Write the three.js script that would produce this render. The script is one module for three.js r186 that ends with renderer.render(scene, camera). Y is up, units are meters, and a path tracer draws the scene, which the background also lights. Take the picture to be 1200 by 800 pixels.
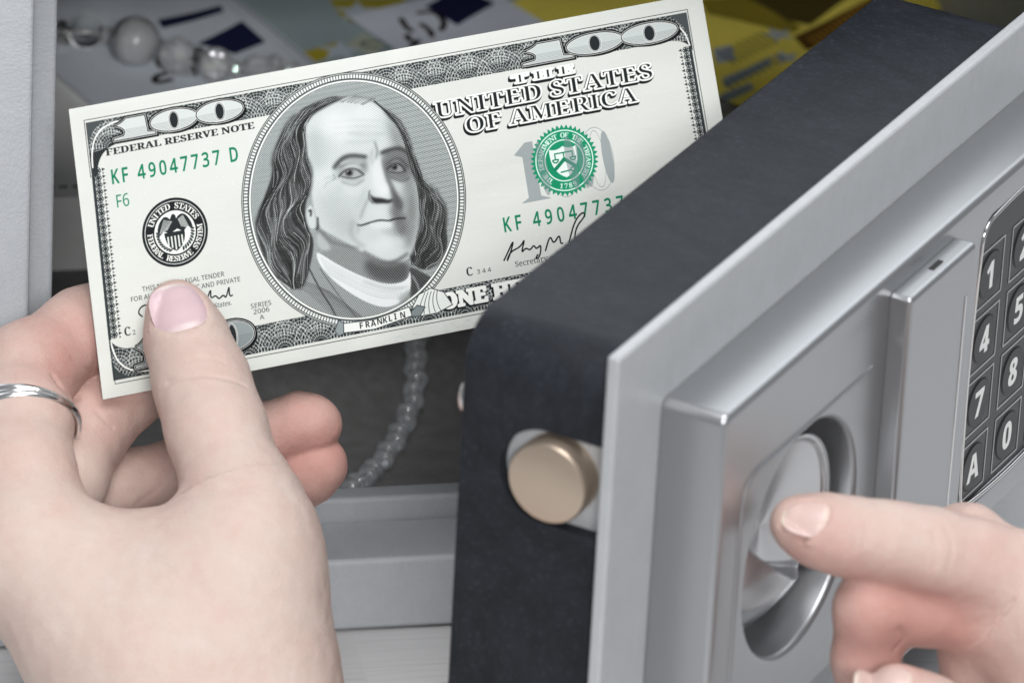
import * as THREE from 'three';
import { RoundedBoxGeometry } from 'three/addons/geometries/RoundedBoxGeometry.js';
import { mergeGeometries, toCreasedNormals } from 'three/addons/utils/BufferGeometryUtils.js';
import { RectAreaLightUniformsLib } from 'three/addons/lights/RectAreaLightUniformsLib.js';
import { Brush, Evaluator, SUBTRACTION } from 'three-bvh-csg';
import { createNoise3D } from 'simplex-noise';

// ---------------------------------------------------------------- camera, light, exposure
const scene = new THREE.Scene();
const renderer = new THREE.WebGLRenderer({ antialias: true });
renderer.toneMapping = THREE.LinearToneMapping;
renderer.toneMappingExposure = 0.96;
renderer.shadowMap.enabled = true;
RectAreaLightUniformsLib.init();

const MM = 0.001, FOCAL = 8000;                       // photo pixels (1200 x 800)
const camera = new THREE.PerspectiveCamera(2 * Math.atan(400 / FOCAL) * 180 / Math.PI, 1.5, 0.05, 20);
camera.position.set(-0.28259, 0.81175, 1.37492);
camera.rotation.set(-27.62 * Math.PI / 180, -12.04 * Math.PI / 180, 3.15 * Math.PI / 180, 'YXZ');
camera.focus = 1.545;
camera.userData.fStop = 21;
camera.updateMatrixWorld(true);

scene.background = new THREE.Color().setRGB(0.28, 0.29, 0.305);   // pale walls of the room all round
function softbox(x, y, z, tx, ty, tz, w, h, intensity, color) {
  const l = new THREE.RectAreaLight(color, intensity, w, h);
  l.position.set(x, y, z); l.lookAt(tx, ty, tz); l.name = 'softbox';
  scene.add(l);
}
softbox(-0.42, 2.30, 4.00, 0, 0.06, -0.12, 0.85, 0.42, 84, new THREE.Color().setRGB(1, 0.99, 0.985));
softbox(-0.5, 1.25, 2.15, 0, 0.08, -0.05, 0.8, 0.6, 7, new THREE.Color().setRGB(1, 0.99, 0.985));
softbox(0.05, 2.2, 0.75, 0.05, 0.08, 0.1, 1.4, 1.2, 7.5, new THREE.Color().setRGB(0.985, 0.99, 1));

softbox(0.6, 1.9, -2.4, 0.1, 0.1, 0, 5.0, 2.4, 1.9, new THREE.Color().setRGB(0.93, 0.975, 1));

// ---------------------------------------------------------------- helpers (millimetres inside, metres in the scene)
const V = (x, y, z) => new THREE.Vector3(x, y, z);
const CAM = camera.position.clone().multiplyScalar(1000), ROT = camera.quaternion.clone();
const ray = (px, py) => V((px - 600) / FOCAL, -(py - 400) / FOCAL, -1).applyQuaternion(ROT);
const at = (px, py, depth) => ray(px, py).multiplyScalar(depth).add(CAM);                      // a point at a depth (mm)
const onPlane = (px, py, n, p) => { const d = ray(px, py); return d.multiplyScalar(n.dot(p.clone().sub(CAM)) / n.dot(d)).add(CAM); };
const onHeight = (px, py, h) => onPlane(px, py, V(0, 1, 0), V(0, h, 0));
let seed = 7;
const rnd = () => { seed = (seed + 0x6d2b79f5) | 0; let t = Math.imul(seed ^ (seed >>> 15), 1 | seed); t = (t + Math.imul(t ^ (t >>> 7), 61 | t)) ^ t; return ((t ^ (t >>> 14)) >>> 0) / 4294967296; };
const noise3 = createNoise3D(rnd);
const clamp = (x, a, b) => Math.min(b, Math.max(a, x)), mix = (a, b, t) => a + (b - a) * t;
const sstep = (a, b, x) => { const t = clamp((x - a) / (b - a), 0, 1); return t * t * (3 - 2 * t); };
const lin = (r, g, b) => new THREE.Color().setRGB(r, g, b);
const taken = new Map();
function numbered(name) { const n = taken.get(name) ?? 0; taken.set(name, n + 1); return n ? name + '_' + String(n).padStart(3, '0') : name; }
function planarUV(g, per = 100) {                      // uv along the dominant normal, one unit per `per` mm
  const p = g.attributes.position, n = g.attributes.normal, uv = new Float32Array(p.count * 2);
  for (let i = 0; i < p.count; i++) {
    const ax = Math.abs(n.getX(i)), ay = Math.abs(n.getY(i)), az = Math.abs(n.getZ(i));
    let u, v;
    if (ay >= ax && ay >= az) { u = p.getX(i); v = p.getZ(i); } else if (ax >= az) { u = p.getZ(i); v = p.getY(i); } else { u = p.getX(i); v = p.getY(i); }
    uv[2 * i] = u / per; uv[2 * i + 1] = v / per;
  }
  g.setAttribute('uv', new THREE.BufferAttribute(uv, 2));
  return g;
}
function obj(name, g, m, parent = scene) {             // geometry in mm -> one named mesh
  if (Array.isArray(g)) g = mergeGeometries(g.map((q) => (q.index ? q.toNonIndexed() : q)));
  g.scale(MM, MM, MM);
  const o = new THREE.Mesh(g, m);
  o.name = parent === scene ? numbered(name) : name;
  o.castShadow = o.receiveShadow = true;
  parent.add(o);
  return o;
}
function tag(o, label, category, group) { o.userData.label = label; o.userData.category = category; if (group) o.userData.group = group; return o; }
function thing(name, label, category, group) { const o = new THREE.Group(); o.name = numbered(name); scene.add(o); return tag(o, label, category, group); }
function box(x0, x1, y0, y1, z0, z1, r = 0) {
  const g = r ? new RoundedBoxGeometry(x1 - x0, y1 - y0, z1 - z0, 3, r) : new THREE.BoxGeometry(x1 - x0, y1 - y0, z1 - z0);
  g.translate((x0 + x1) / 2, (y0 + y1) / 2, (z0 + z1) / 2);
  return planarUV(g);
}
function roundRect(S, x0, x1, y0, y1, r) {
  S.moveTo(x0 + r, y0); S.lineTo(x1 - r, y0); S.absarc(x1 - r, y0 + r, r, -Math.PI / 2, 0); S.lineTo(x1, y1 - r); S.absarc(x1 - r, y1 - r, r, 0, Math.PI / 2);
  S.lineTo(x0 + r, y1); S.absarc(x0 + r, y1 - r, r, Math.PI / 2, Math.PI); S.lineTo(x0, y0 + r); S.absarc(x0 + r, y0 + r, r, Math.PI, 1.5 * Math.PI);
  return S;
}
function canvas(w, h) { const c = document.createElement('canvas'); c.width = w; c.height = h; return c; }
function canvasTex(c, srgb = true) { const t = new THREE.CanvasTexture(c); if (srgb) t.colorSpace = THREE.SRGBColorSpace; t.magFilter = THREE.LinearFilter; t.wrapS = t.wrapT = THREE.RepeatWrapping; t.anisotropy = 8; return t; }
function dataTex(n, f, srgb = false) {                 // n x n grey or rgb texture from f(u, v), tiling when f tiles
  const d = new Uint8Array(n * n * 4);
  for (let y = 0; y < n; y++) for (let x = 0; x < n; x++) {
    const v = f(x / n, y / n), i = (y * n + x) * 4;
    if (typeof v === 'number') d[i] = d[i + 1] = d[i + 2] = clamp(v, 0, 1) * 255; else for (let k = 0; k < 3; k++) d[i + k] = clamp(v[k], 0, 1) * 255;
    d[i + 3] = 255;
  }
  const t = new THREE.DataTexture(d, n, n); t.magFilter = THREE.LinearFilter; t.wrapS = t.wrapT = THREE.RepeatWrapping; if (srgb) t.colorSpace = THREE.SRGBColorSpace; t.needsUpdate = true;
  return t;
}
const tile = (u, v, f, s = 0) => {                     // noise that tiles: a torus in 3-D
  const a = u * 2 * Math.PI, b = v * 2 * Math.PI, R = f / 3.2, r = f / 6.4;
  return noise3((R + r * Math.cos(b)) * Math.cos(a) + s, (R + r * Math.cos(b)) * Math.sin(a) + s, r * Math.sin(b) * 2 + s);
};

// ---------------------------------------------------------------- materials
const speckle = dataTex(512, (u, v) => 0.5 + 0.28 * tile(u, v, 60) + 0.22 * tile(u, v, 130, 9));
const mottle = dataTex(512, (u, v) => 0.5 + 0.3 * tile(u, v, 5) + 0.15 * tile(u, v, 13, 4) + 0.06 * tile(u, v, 50, 7));
const greyWear = dataTex(512, (u, v) => { const m = 0.965 + 0.010 * tile(u, v, 6) + 0.008 * tile(u, v, 22, 3) + 0.02 * tile(u, v, 110, 5); return [m, m, m]; }, true);
const M = {};
M.safe = new THREE.MeshPhysicalMaterial({ color: lin(0.51, 0.535, 0.565), roughness: 0.5, bumpMap: speckle, bumpScale: 0.00011, map: greyWear });
M.plate = new THREE.MeshPhysicalMaterial({ color: lin(0.45, 0.465, 0.48), roughness: 0.42, bumpMap: speckle, bumpScale: 0.00008, map: greyWear });
const dust = dataTex(512, (u, v) => { const m = 0.5 + 0.035 * tile(u, v, 5) + 0.03 * tile(u, v, 14, 8) + 0.10 * Math.max(0, tile(u, v, 40, 2)) ** 3 * 2; return [m * 0.97, m, m * 1.04]; }, true);
M.black = new THREE.MeshPhysicalMaterial({ color: lin(0.082, 0.089, 0.104), roughness: 0.55, specularIntensity: 0.32, bumpMap: speckle, bumpScale: 0.00005, map: dust });
M.lining = new THREE.MeshStandardMaterial({ color: lin(0.10, 0.075, 0.07), roughness: 0.7 });
const felt = dataTex(512, (u, v) => { const m = 0.86 + 0.05 * tile(u, v, 9) + 0.06 * tile(u, v, 120, 3); return [m, m * 0.995, m * 0.985]; }, true);
M.felt = new THREE.MeshPhysicalMaterial({ color: lin(0.26, 0.26, 0.262), roughness: 0.95, map: felt, bumpMap: speckle, bumpScale: 0.0003 });
M.silver = new THREE.MeshPhysicalMaterial({ color: lin(0.41, 0.418, 0.43), metalness: 0.88, roughness: 0.34, bumpMap: speckle, bumpScale: 0.00001 });
M.knob = new THREE.MeshPhysicalMaterial({ color: lin(0.62, 0.62, 0.635), metalness: 0.9, roughness: 0.24 });
M.chrome = new THREE.MeshPhysicalMaterial({ color: lin(0.72, 0.71, 0.70), metalness: 1, roughness: 0.12 });
const brushed = dataTex(512, (u, v) => 0.5 + 0.35 * noise3(u * 6, v * 120, 3) + 0.15 * noise3(u * 20, v * 260, 8));
M.nickel = new THREE.MeshPhysicalMaterial({ color: lin(0.56, 0.455, 0.36), metalness: 0.85, roughness: 0.38, bumpMap: brushed, bumpScale: 0.00001 });
M.keypad = new THREE.MeshPhysicalMaterial({ color: lin(0.022, 0.022, 0.023), roughness: 0.38 });
M.line = new THREE.MeshStandardMaterial({ color: lin(0.36, 0.37, 0.38), roughness: 0.5 });
M.hole = new THREE.MeshStandardMaterial({ color: lin(0.02, 0.02, 0.02), roughness: 0.8 });
// ---------------------------------------------------------------- table
{
  const table = new THREE.Group(); table.name = 'table'; scene.add(table);
  table.userData = { kind: 'structure', label: 'white painted wooden table top of narrow boards under the safe' };
  const grain = dataTex(1024, (u, v) => {
    const w = noise3(u * 2.2, v * 9, 1.5) * 0.5, g = noise3(u * 3 + w, v * 60 + w * 6, 2.2), h = noise3(u * 7, v * 190, 6.1);
    const m = 0.905 + 0.02 * noise3(u * 3, v * 5, 9) - 0.10 * Math.max(0, g - 0.25) - 0.045 * Math.max(0, h);
    return [m * 0.995, m * 0.99, m * 0.985];
  }, true);
  for (let k = 0; k < 7; k++) {
    const t = grain.clone(); t.offset.set(k * 0.37, k * 0.21); t.needsUpdate = true;
    const m = new THREE.MeshPhysicalMaterial({ color: lin(0.72, 0.725, 0.735), roughness: 0.42, map: t, bumpMap: brushed, bumpScale: 0.00008 });
    const z0 = -360 + k * 112;
    const g = box(-480, 480, -18, 0, z0 + 0.7, z0 + 111.3, 1.2); planarUV(g, 220);
    obj('plank', g, m, table);
  }
}
// ---------------------------------------------------------------- the safe: frame, walls, mat, open door
const safe = thing('safe', 'small grey steel safe with its thick door standing open', 'safe');
const X0 = -135, X1 = 181, Y1 = 206, DEPTH = 340;
{
  const frame = (outer, inner, z0, z1, bevel, ro, ri) => {
    const S = roundRect(new THREE.Shape(), ...outer, ro); S.holes.push(roundRect(new THREE.Path(), ...inner, ri));
    const g = new THREE.ExtrudeGeometry(S, { depth: z1 - z0 - 2 * bevel, bevelEnabled: true, bevelThickness: bevel, bevelSize: bevel, bevelOffset: -bevel, bevelSegments: 4, curveSegments: 8 });
    g.translate(0, 0, z0 + bevel);
    return planarUV(g);
  };
  obj('front_frame', frame([X0, X1, 0.6, Y1], [-102.4, 148, 19.6, 187], -19, 0, 1.3, 2.5, 1.5), M.safe, safe);
  obj('door_stop', frame([-108, 153, 14, 192], [-94.6, 141, 25.4, 181], -25.6, -19.2, 1.2, 2, 1.5), M.safe, safe);
  obj('side_wall', box(X0 + 1, X0 + 5, 1, Y1 - 1, -DEPTH, -19.4, 1), M.safe, safe);
  obj('side_wall', box(X1 - 5, X1 - 1, 1, Y1 - 1, -DEPTH, -19.4, 1), M.safe, safe);
  obj('top_wall', box(X0 + 5.2, X1 - 5.2, Y1 - 5, Y1 - 1, -DEPTH, -19.4, 1), M.safe, safe);
  obj('bottom_wall', box(X0 + 5.2, X1 - 5.2, 1, 5, -DEPTH, -19.4, 1), M.safe, safe);
  obj('back_wall', box(X0 + 5.2, X1 - 5.2, 5.2, Y1 - 5.2, -DEPTH, -DEPTH + 4, 1), M.safe, safe);
  obj('floor_mat', box(X0 + 6, X1 - 6, 5.1, 20, -DEPTH + 5, -26, 1), M.felt, safe);
}
const door = new THREE.Group(); door.name = 'door'; door.userData.label = 'open door with dark inner casing and silver control panel'; safe.add(door);
const TH = 50.75 * Math.PI / 180;
const PN = onPlane(711, 417, V(0, 0, 1), V(0, 0, 185));
door.position.copy(PN).multiplyScalar(MM); door.rotation.y = TH;
{
  // local axes: x from the free edge to the hinge, y up, z out of the front face
  obj('front_plate', box(0, 227, -147, 0, 0, 3, 0.9), M.plate, door);
  // bent dark casing with the bolt slot cut out of its free edge
  const S = roundRect(new THREE.Shape(), 4, 206, -143, -4, 11);
  const cg = new THREE.ExtrudeGeometry(S, { depth: 32.4, bevelEnabled: true, bevelThickness: 0.8, bevelSize: 0.8, bevelOffset: -0.8, bevelSegments: 3, curveSegments: 14 });
  cg.translate(0, 0, -33.9);
  const slot = new THREE.Shape(); slot.moveTo(20, -10.8); slot.lineTo(0, -10.8); slot.absarc(0, 0, 10.8, 1.5 * Math.PI, 0.5 * Math.PI, true); slot.lineTo(20, 10.8);
  const sg = new THREE.ExtrudeGeometry(slot, { depth: 12, bevelEnabled: false, curveSegments: 32 });
  sg.rotateY(-Math.PI / 2); sg.translate(13, -34.3, -14.2);       // shape x -> door z
  const ev = new Evaluator(); ev.attributes = ['position', 'normal']; ev.useGroups = false;
  const a = new Brush(cg), b = new Brush(sg); a.updateMatrixWorld(); b.updateMatrixWorld();
  const cut = ev.evaluate(a, b, SUBTRACTION).geometry;
  const casing = toCreasedNormals(cut.index ? cut.toNonIndexed() : cut, 0.6);
  obj('inner_casing', planarUV(casing), M.black, door);
  obj('casing_lining', box(8, 202, -139, -8, -35.2, -34.2, 0.4), M.lining, door);
  obj('bolt_guide', box(7.2, 9, -50, -20, -27, -1.4), M.plate, door);
  // the bolt: a short round bar with an eased rim
  const bp = [[0, 0], [8.1, 0], [8.75, 0.25], [9.1, 0.9], [9.1, 16]].map(([r, y]) => new THREE.Vector2(r, y));
  const bolt = new THREE.LatheGeometry(bp, 64); bolt.rotateZ(-Math.PI / 2); bolt.translate(1.0, -34.0, -12.6);
  obj('bolt', planarUV(toCreasedNormals(bolt.toNonIndexed(), 0.5), 30), M.nickel, door);
  // dome head of a rivet on the inner side
  const rv = new THREE.SphereGeometry(4.3, 24, 12, 0, Math.PI * 2, 0, Math.PI / 2); rv.scale(1, 0.55, 1); rv.rotateX(-Math.PI / 2); rv.translate(9.5, -23.5, -35.1);
  obj('rivet', rv, M.chrome, door);

  // silver control panel with the round knob recess
  const PX0 = 20.4, PX1 = 206, PY0 = -107.5, PY1 = -18, PZ = 18, KX = 61.5, KY = -65.5, KR = 26.3;
  const pS = roundRect(new THREE.Shape(), PX0, PX1, PY0, PY1, 2.5);
  const hole = new THREE.Path(); hole.absarc(KX, KY, KR, 0, Math.PI * 2, true); pS.holes.push(hole);
  const padHole = roundRect(new THREE.Path(), 146.2, 198.2, -99.4, -26.3, 5.5); pS.holes.push(padHole);
  const pg = new THREE.ExtrudeGeometry(pS, { depth: 15 - 2.4, bevelEnabled: true, bevelThickness: 1.6, bevelSize: 1.6, bevelOffset: -1.6, bevelSegments: 5, curveSegments: 48 });
  pg.translate(0, 0, 3.2 + 1.6 - 0.8);
  obj('control_panel', planarUV(toCreasedNormals(pg, 0.45)), M.silver, door);
  // fine raised outline round the knob area
  const path = new THREE.CurvePath();
  path.add(new THREE.LineCurve3(V(91.5, -37.6, PZ - 0.2), V(39, -37.6, PZ - 0.2)));
  path.add(new THREE.QuadraticBezierCurve3(V(39, -37.6, PZ - 0.2), V(31.2, -37.8, PZ - 0.2), V(31, -46, PZ - 0.2)));
  path.add(new THREE.LineCurve3(V(31, -46, PZ - 0.2), V(31, -104, PZ - 0.2)));
  obj('panel_ridge', new THREE.TubeGeometry(path, 90, 0.8, 8), M.silver, door);
  // recess floor and knob
  const dishP = [[0, 5], [24, 5], [KR + 0.6, 6.5]].map(([r, z]) => new THREE.Vector2(r, z));
  const dish = new THREE.LatheGeometry(dishP, 72); dish.rotateX(Math.PI / 2); dish.translate(KX, KY, 0);
  obj('knob_dish', dish, M.silver, door);
  {
    // round knob: a hollow cone with a raised crescent that the finger pushes against
    const NR = 44, NA = 128, pos = [], idx = [], nrm = [-0.56, -0.83];
    const height = (x, y) => {
      const r = Math.hypot(x, y), d = x * nrm[0] + y * nrm[1] + 0.010 * (x * nrm[1] - y * nrm[0]) ** 2;
      let z = 8.4 + 0.22 * r + 0.9 * sstep(20.2, 21.2, r);
      z = mix(z, 19.6 - 0.020 * r * r, sstep(7.4, 8.6, d));
      return r > 22 ? mix(z, 6, sstep(22, 22.8, r)) : z - 1.1 * sstep(21.2, 22.2, r);
    };
    for (let i = 0; i <= NR; i++) for (let j = 0; j <= NA; j++) { const r = 22.8 * Math.pow(i / NR, 0.75), t = (j / NA) * Math.PI * 2, x = r * Math.cos(t), y = r * Math.sin(t); pos.push(KX + x, KY + y, height(x, y)); }
    for (let i = 0; i < NR; i++) for (let j = 0; j < NA; j++) { const p = i * (NA + 1) + j, q = p + NA + 1; idx.push(p, q, p + 1, p + 1, q, q + 1); }
    const kg0 = new THREE.BufferGeometry(); kg0.setAttribute('position', new THREE.Float32BufferAttribute(pos, 3)); kg0.setIndex(idx); kg0.computeVertexNormals();
    obj('knob', kg0, M.knob, door);
  }
  // raised cover beside the keypad
  obj('battery_cover', box(98, 131, -103, -22.5, PZ - 0.5, 23.4, 1.3), M.silver, door);
  obj('cover_groove', box(126.6, 127.3, -101, -34, 23.3, 23.55), M.chrome, door);
  obj('cover_slot', box(113, 118, -22.7, -22.35, 20.0, 21.3), M.hole, door);
  // keypad
  const kS = roundRect(new THREE.Shape(), 146.6, 197.8, -99, -26.7, 5);
  const kg = new THREE.ExtrudeGeometry(kS, { depth: 8, bevelEnabled: false, curveSegments: 16 }); kg.translate(0, 0, 9.2);
  obj('keypad', planarUV(kg), M.keypad, door);
  const bz = new THREE.CurvePath(), corner = (cx, cy, a) => { const c = []; for (let i = 0; i <= 8; i++) c.push(V(cx + 5.3 * Math.cos(a + i * Math.PI / 16), cy + 5.3 * Math.sin(a + i * Math.PI / 16), PZ - 0.15)); return c; };
  const pts = [...corner(192.5, -93.7, -Math.PI / 2), ...corner(192.5, -32, 0), ...corner(151.9, -32, Math.PI / 2), ...corner(151.9, -93.7, Math.PI)];
  obj('keypad_bezel', new THREE.TubeGeometry(new THREE.CatmullRomCurve3(pts, true, 'chordal'), 220, 0.55, 8, true), M.chrome, door);
  void bz;
  const rows = ['123', '456', '789', 'A0B'], rowY = [-42, -58.2, -74.2, -90.6];
  for (let r = 0; r < 4; r++) for (let c = 0; c < 3; c++) {
    const kx = 153.9 + c * 18.0, ky = rowY[r], w = 7.1;
    // printed outline of the key's field
    const o = new THREE.Shape(); roundRect(o, kx - w, kx + w, ky - w, ky + w, 0.5); o.holes.push(roundRect(new THREE.Path(), kx - w + 0.5, kx + w - 0.5, ky - w + 0.5, ky + w - 0.5, 0.3));
    const og = new THREE.ShapeGeometry(o); og.translate(0, 0, 17.32);
    const cv = canvas(128, 128), x = cv.getContext('2d');
    x.fillStyle = '#161617'; x.fillRect(0, 0, 128, 128);
    x.fillStyle = '#e4e4e2'; x.font = 'bold 98px sans-serif'; x.textAlign = 'center'; x.textBaseline = 'alphabetic'; x.fillText(rows[r][c], 64, 100);
    x.lineWidth = 3; x.strokeStyle = '#e4e4e2'; x.strokeText(rows[r][c], 64, 100);
    const dome = new THREE.CylinderGeometry(5.5, 6.0, 0.4, 32, 1); dome.rotateX(Math.PI / 2); dome.translate(kx, ky, 17.34);
    const p = dome.attributes.position, uv = dome.attributes.uv;
    for (let i = 0; i < p.count; i++) uv.setXY(i, (p.getX(i) - kx) / 11.8 + 0.5, (p.getY(i) - ky) / 11.8 + 0.5);
    const km = new THREE.MeshPhysicalMaterial({ map: canvasTex(cv), roughness: 0.4 });
    const key = obj('key', mergeGeometries([og.toNonIndexed(), dome.toNonIndexed()], true), [M.line, km], door);
    key.userData.label = 'black key marked ' + rows[r][c];
  }
}
// ---------------------------------------------------------------- the large banknote
const NW = 2048, NH = 870;
const QUAD = [[80, 128], [822, -8], [878, 322], [120, 468]];
const HOM = (() => {                                    // unit square -> photo pixels
  const [[x0, y0], [x1, y1], [x2, y2], [x3, y3]] = QUAD;
  const dx1 = x1 - x2, dx2 = x3 - x2, sx = x0 - x1 + x2 - x3, dy1 = y1 - y2, dy2 = y3 - y2, sy = y0 - y1 + y2 - y3, D = dx1 * dy2 - dx2 * dy1;
  const g = (sx * dy2 - dx2 * sy) / D, h = (dx1 * sy - sx * dy1) / D;
  return (u, v) => { const w = g * u + h * v + 1; return [((x1 - x0 + g * x1) * u + (x3 - x0 + h * x3) * v + x0) / w, ((y1 - y0 + g * y1) * u + (y3 - y0 + h * y3) * v + y0) / w]; };
})();
function inkNote() {
  const c = canvas(NW, NH), x = c.getContext('2d');
  const INK = '#23292b', PAPER = '#d5d8d2', GREEN = '#0f7a55';
  x.fillStyle = PAPER; x.fillRect(0, 0, NW, NH);
  // paper fibre and faint soiling
  for (let i = 0; i < 2600; i++) { x.strokeStyle = rnd() < 0.5 ? 'rgba(190,192,180,0.25)' : 'rgba(255,255,255,0.3)'; x.lineWidth = 1; const a = rnd() * 6.3, px = rnd() * NW, py = rnd() * NH; x.beginPath(); x.moveTo(px, py); x.lineTo(px + 9 * Math.cos(a), py + 9 * Math.sin(a)); x.stroke(); }
  for (let i = 0; i < 90; i++) { x.fillStyle = 'rgba(90,120,110,' + (0.03 + 0.06 * rnd()) + ')'; const px = 900 + 330 * rnd(), py = 838 + 26 * rnd(); x.fillRect(px, py, 2 + 14 * rnd(), 1.5 + 2 * rnd()); }
  const path = (f) => { x.beginPath(); f(); };
  // woven lace: fans of arcs on dark ground, inside the current clip
  const lace = (x0, x1, y0, y1, s, dark = INK) => {
    x.fillStyle = dark; x.fillRect(x0, y0, x1 - x0, y1 - y0);
    x.lineWidth = 1.7;
    for (let k = 0, bx = x0 - s; bx < x1 + s; bx += s * 0.62, k++) {
      const by = y0 < 300 ? (k % 2 ? 136 : 96) : (k % 2 ? y1 + 6 : y1 - 36);
      for (let r = s * 0.16; r < s * 0.95; r += s * 0.105) { x.strokeStyle = 'rgba(222,228,224,' + (0.55 + 0.4 * rnd()) + ')'; x.beginPath(); x.arc(bx, by, r, Math.PI, 2 * Math.PI); x.stroke(); }
      x.lineWidth = 1.3;
      for (let a = 0; a <= 12; a++) { const t = Math.PI + a * Math.PI / 12; x.beginPath(); x.moveTo(bx + s * 0.2 * Math.cos(t), by + s * 0.2 * Math.sin(t)); x.quadraticCurveTo(bx + s * 0.5 * Math.cos(t + 0.2), by + s * 0.5 * Math.sin(t + 0.2), bx + s * 0.92 * Math.cos(t), by + s * 0.92 * Math.sin(t)); x.stroke(); }
      x.lineWidth = 1.7;
    }
    for (let px = x0; px < x1; px += 7) { x.strokeStyle = 'rgba(235,238,234,0.32)'; x.lineWidth = 1.2; x.beginPath(); for (let py = y0; py <= y1; py += 6) x.lineTo(px + 7 * Math.sin(py * 0.07 + px * 0.013), py); x.stroke(); }
  };
  const clipped = (f, g) => { x.save(); path(f); x.clip(); g(); x.restore(); };
  // border: top band, bottom band, side strips
  const L = 47, R = 1990, T = 50, B = 822;
  clipped(() => { x.moveTo(L, T); x.lineTo(R, T); x.lineTo(R, 172); x.quadraticCurveTo(1978, 128, 1905, 128); x.lineTo(150, 128); x.quadraticCurveTo(72, 132, 64, 215); x.lineTo(L, 215); x.closePath(); }, () => {
    lace(L, R, T, 215, 84, '#1b2022');
    x.strokeStyle = '#e8ebe6'; x.lineWidth = 5;
    path(() => { x.moveTo(53, 215); x.bezierCurveTo(50, 110, 70, 70, 150, 62); }); x.stroke();
    path(() => { x.moveTo(1984, 190); x.bezierCurveTo(1986, 110, 1960, 66, 1890, 62); }); x.stroke();
    x.fillStyle = '#4a5051'; path(() => { x.moveTo(L, T); x.lineTo(108, T); x.quadraticCurveTo(52, 78, 48, 130); x.lineTo(L, 130); }); x.fill();
    path(() => { x.moveTo(R, T); x.lineTo(1928, T); x.quadraticCurveTo(1980, 80, 1986, 140); x.lineTo(R, 140); }); x.fill();
  });
  clipped(() => { x.moveTo(39, 690); x.quadraticCurveTo(46, 726, 92, 736); x.lineTo(200, 740); x.lineTo(480, 742); x.lineTo(2000, 738); x.lineTo(R, B); x.lineTo(39, B); x.closePath(); }, () => {
    lace(39, R, 685, B, 92, '#1b2022');
    x.strokeStyle = '#e8ebe6'; x.lineWidth = 5; path(() => { x.moveTo(44, 690); x.bezierCurveTo(46, 780, 80, 812, 170, 812); }); x.stroke();
    x.fillStyle = '#3c4243'; path(() => { x.moveTo(39, B); x.lineTo(39, 760); x.quadraticCurveTo(50, 812, 110, B); }); x.fill();
  });
  x.strokeStyle = INK; x.lineWidth = 2; x.strokeRect(L - 4, T - 8, R - L + 8, B - T + 18);
  x.fillStyle = PAPER; x.fillRect(L - 8, 216, 7, 470);
  const strip = (xa, xb, ya, yb, side) => {             // small flowers down the side, dark at the outer edge
    x.fillStyle = INK; const n = Math.round((yb - ya) / 21), w = 34;
    for (let i = 0; i <= n; i++) {
      const t = i / n, cy = mix(ya, yb, t), cx = mix(xa, xb, t);
      x.fillStyle = '#31383a'; x.fillRect(side > 0 ? cx + 10 : cx - 19, cy - 11, 9, 23);
      x.strokeStyle = '#2a3133'; x.lineWidth = 2.3;
      for (let k = 0; k < 6; k++) { const a = k * Math.PI / 3; x.beginPath(); x.ellipse(cx + 6 * Math.cos(a), cy + 6 * Math.sin(a), 4.4, 4.4, 0, 0, 6.3); x.stroke(); }
      x.fillStyle = '#2a3133'; x.beginPath(); x.arc(cx, cy, 2.6, 0, 6.3); x.fill();
      x.beginPath(); x.moveTo(cx - side * w * 0.42, cy - 7); x.lineTo(cx - side * w * 0.72, cy - 2); x.lineTo(cx - side * w * 0.42, cy + 3); x.fill();
      x.beginPath(); x.arc(cx - side * w * 0.5, cy + 9, 2.4, 0, 6.3); x.fill();
    }
  };
  strip(66, 58, 200, 690, -1); strip(1968, 1972, 165, 735, 1);
  // wide outlined 100s
  const hundred = (x0, x1, y0, y1, fill) => {
    const w = x1 - x0, h = y1 - y0, cy = (y0 + y1) / 2;
    const one = () => { x.moveTo(x0, y0 + h * 0.28); x.quadraticCurveTo(x0 + w * 0.06, y0 + h * 0.2, x0 + w * 0.09, y0); x.lineTo(x0 + w * 0.24, y0); x.lineTo(x0 + w * 0.25, y1 - 12); x.lineTo(x0 + w * 0.31, y1 - 8); x.lineTo(x0 + w * 0.31, y1); x.lineTo(x0 - w * 0.02, y1); x.lineTo(x0 - w * 0.02, y1 - 8); x.lineTo(x0 + w * 0.06, y1 - 12); x.quadraticCurveTo(x0 + w * 0.10, cy, x0, y0 + h * 0.28); };
    const zero = (cx) => x.ellipse(cx, cy, w * 0.185, h * 0.52, 0, 0, Math.PI * 2), inner = (cx) => x.ellipse(cx, cy, w * 0.038, h * 0.42, 0, 0, Math.PI * 2);
    x.save(); x.strokeStyle = '#0e1112'; x.lineWidth = 15; x.lineJoin = 'round'; path(one); x.stroke(); for (const k of [0.46, 0.82]) { path(() => zero(x0 + w * k)); x.stroke(); } x.translate(9, 9); x.fillStyle = '#0e1112'; path(one); x.fill(); for (const k of [0.46, 0.82]) { path(() => zero(x0 + w * k)); x.fill(); } x.restore();
    const shapes = [one, () => zero(x0 + w * 0.46), () => zero(x0 + w * 0.82)];
    for (const s of shapes) { x.fillStyle = fill; path(s); x.fill(); x.save(); path(s); x.clip(); x.strokeStyle = 'rgba(60,66,68,0.45)'; x.lineWidth = 1; for (let q = cy + 3; q < y1; q += 4) { x.beginPath(); x.moveTo(x0 - 20, q); x.lineTo(x1 + 20, q); x.stroke(); } x.restore(); x.strokeStyle = '#eef0ec'; x.lineWidth = 6; path(s); x.stroke(); x.strokeStyle = '#15191a'; x.lineWidth = 3; path(s); x.stroke(); }
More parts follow.
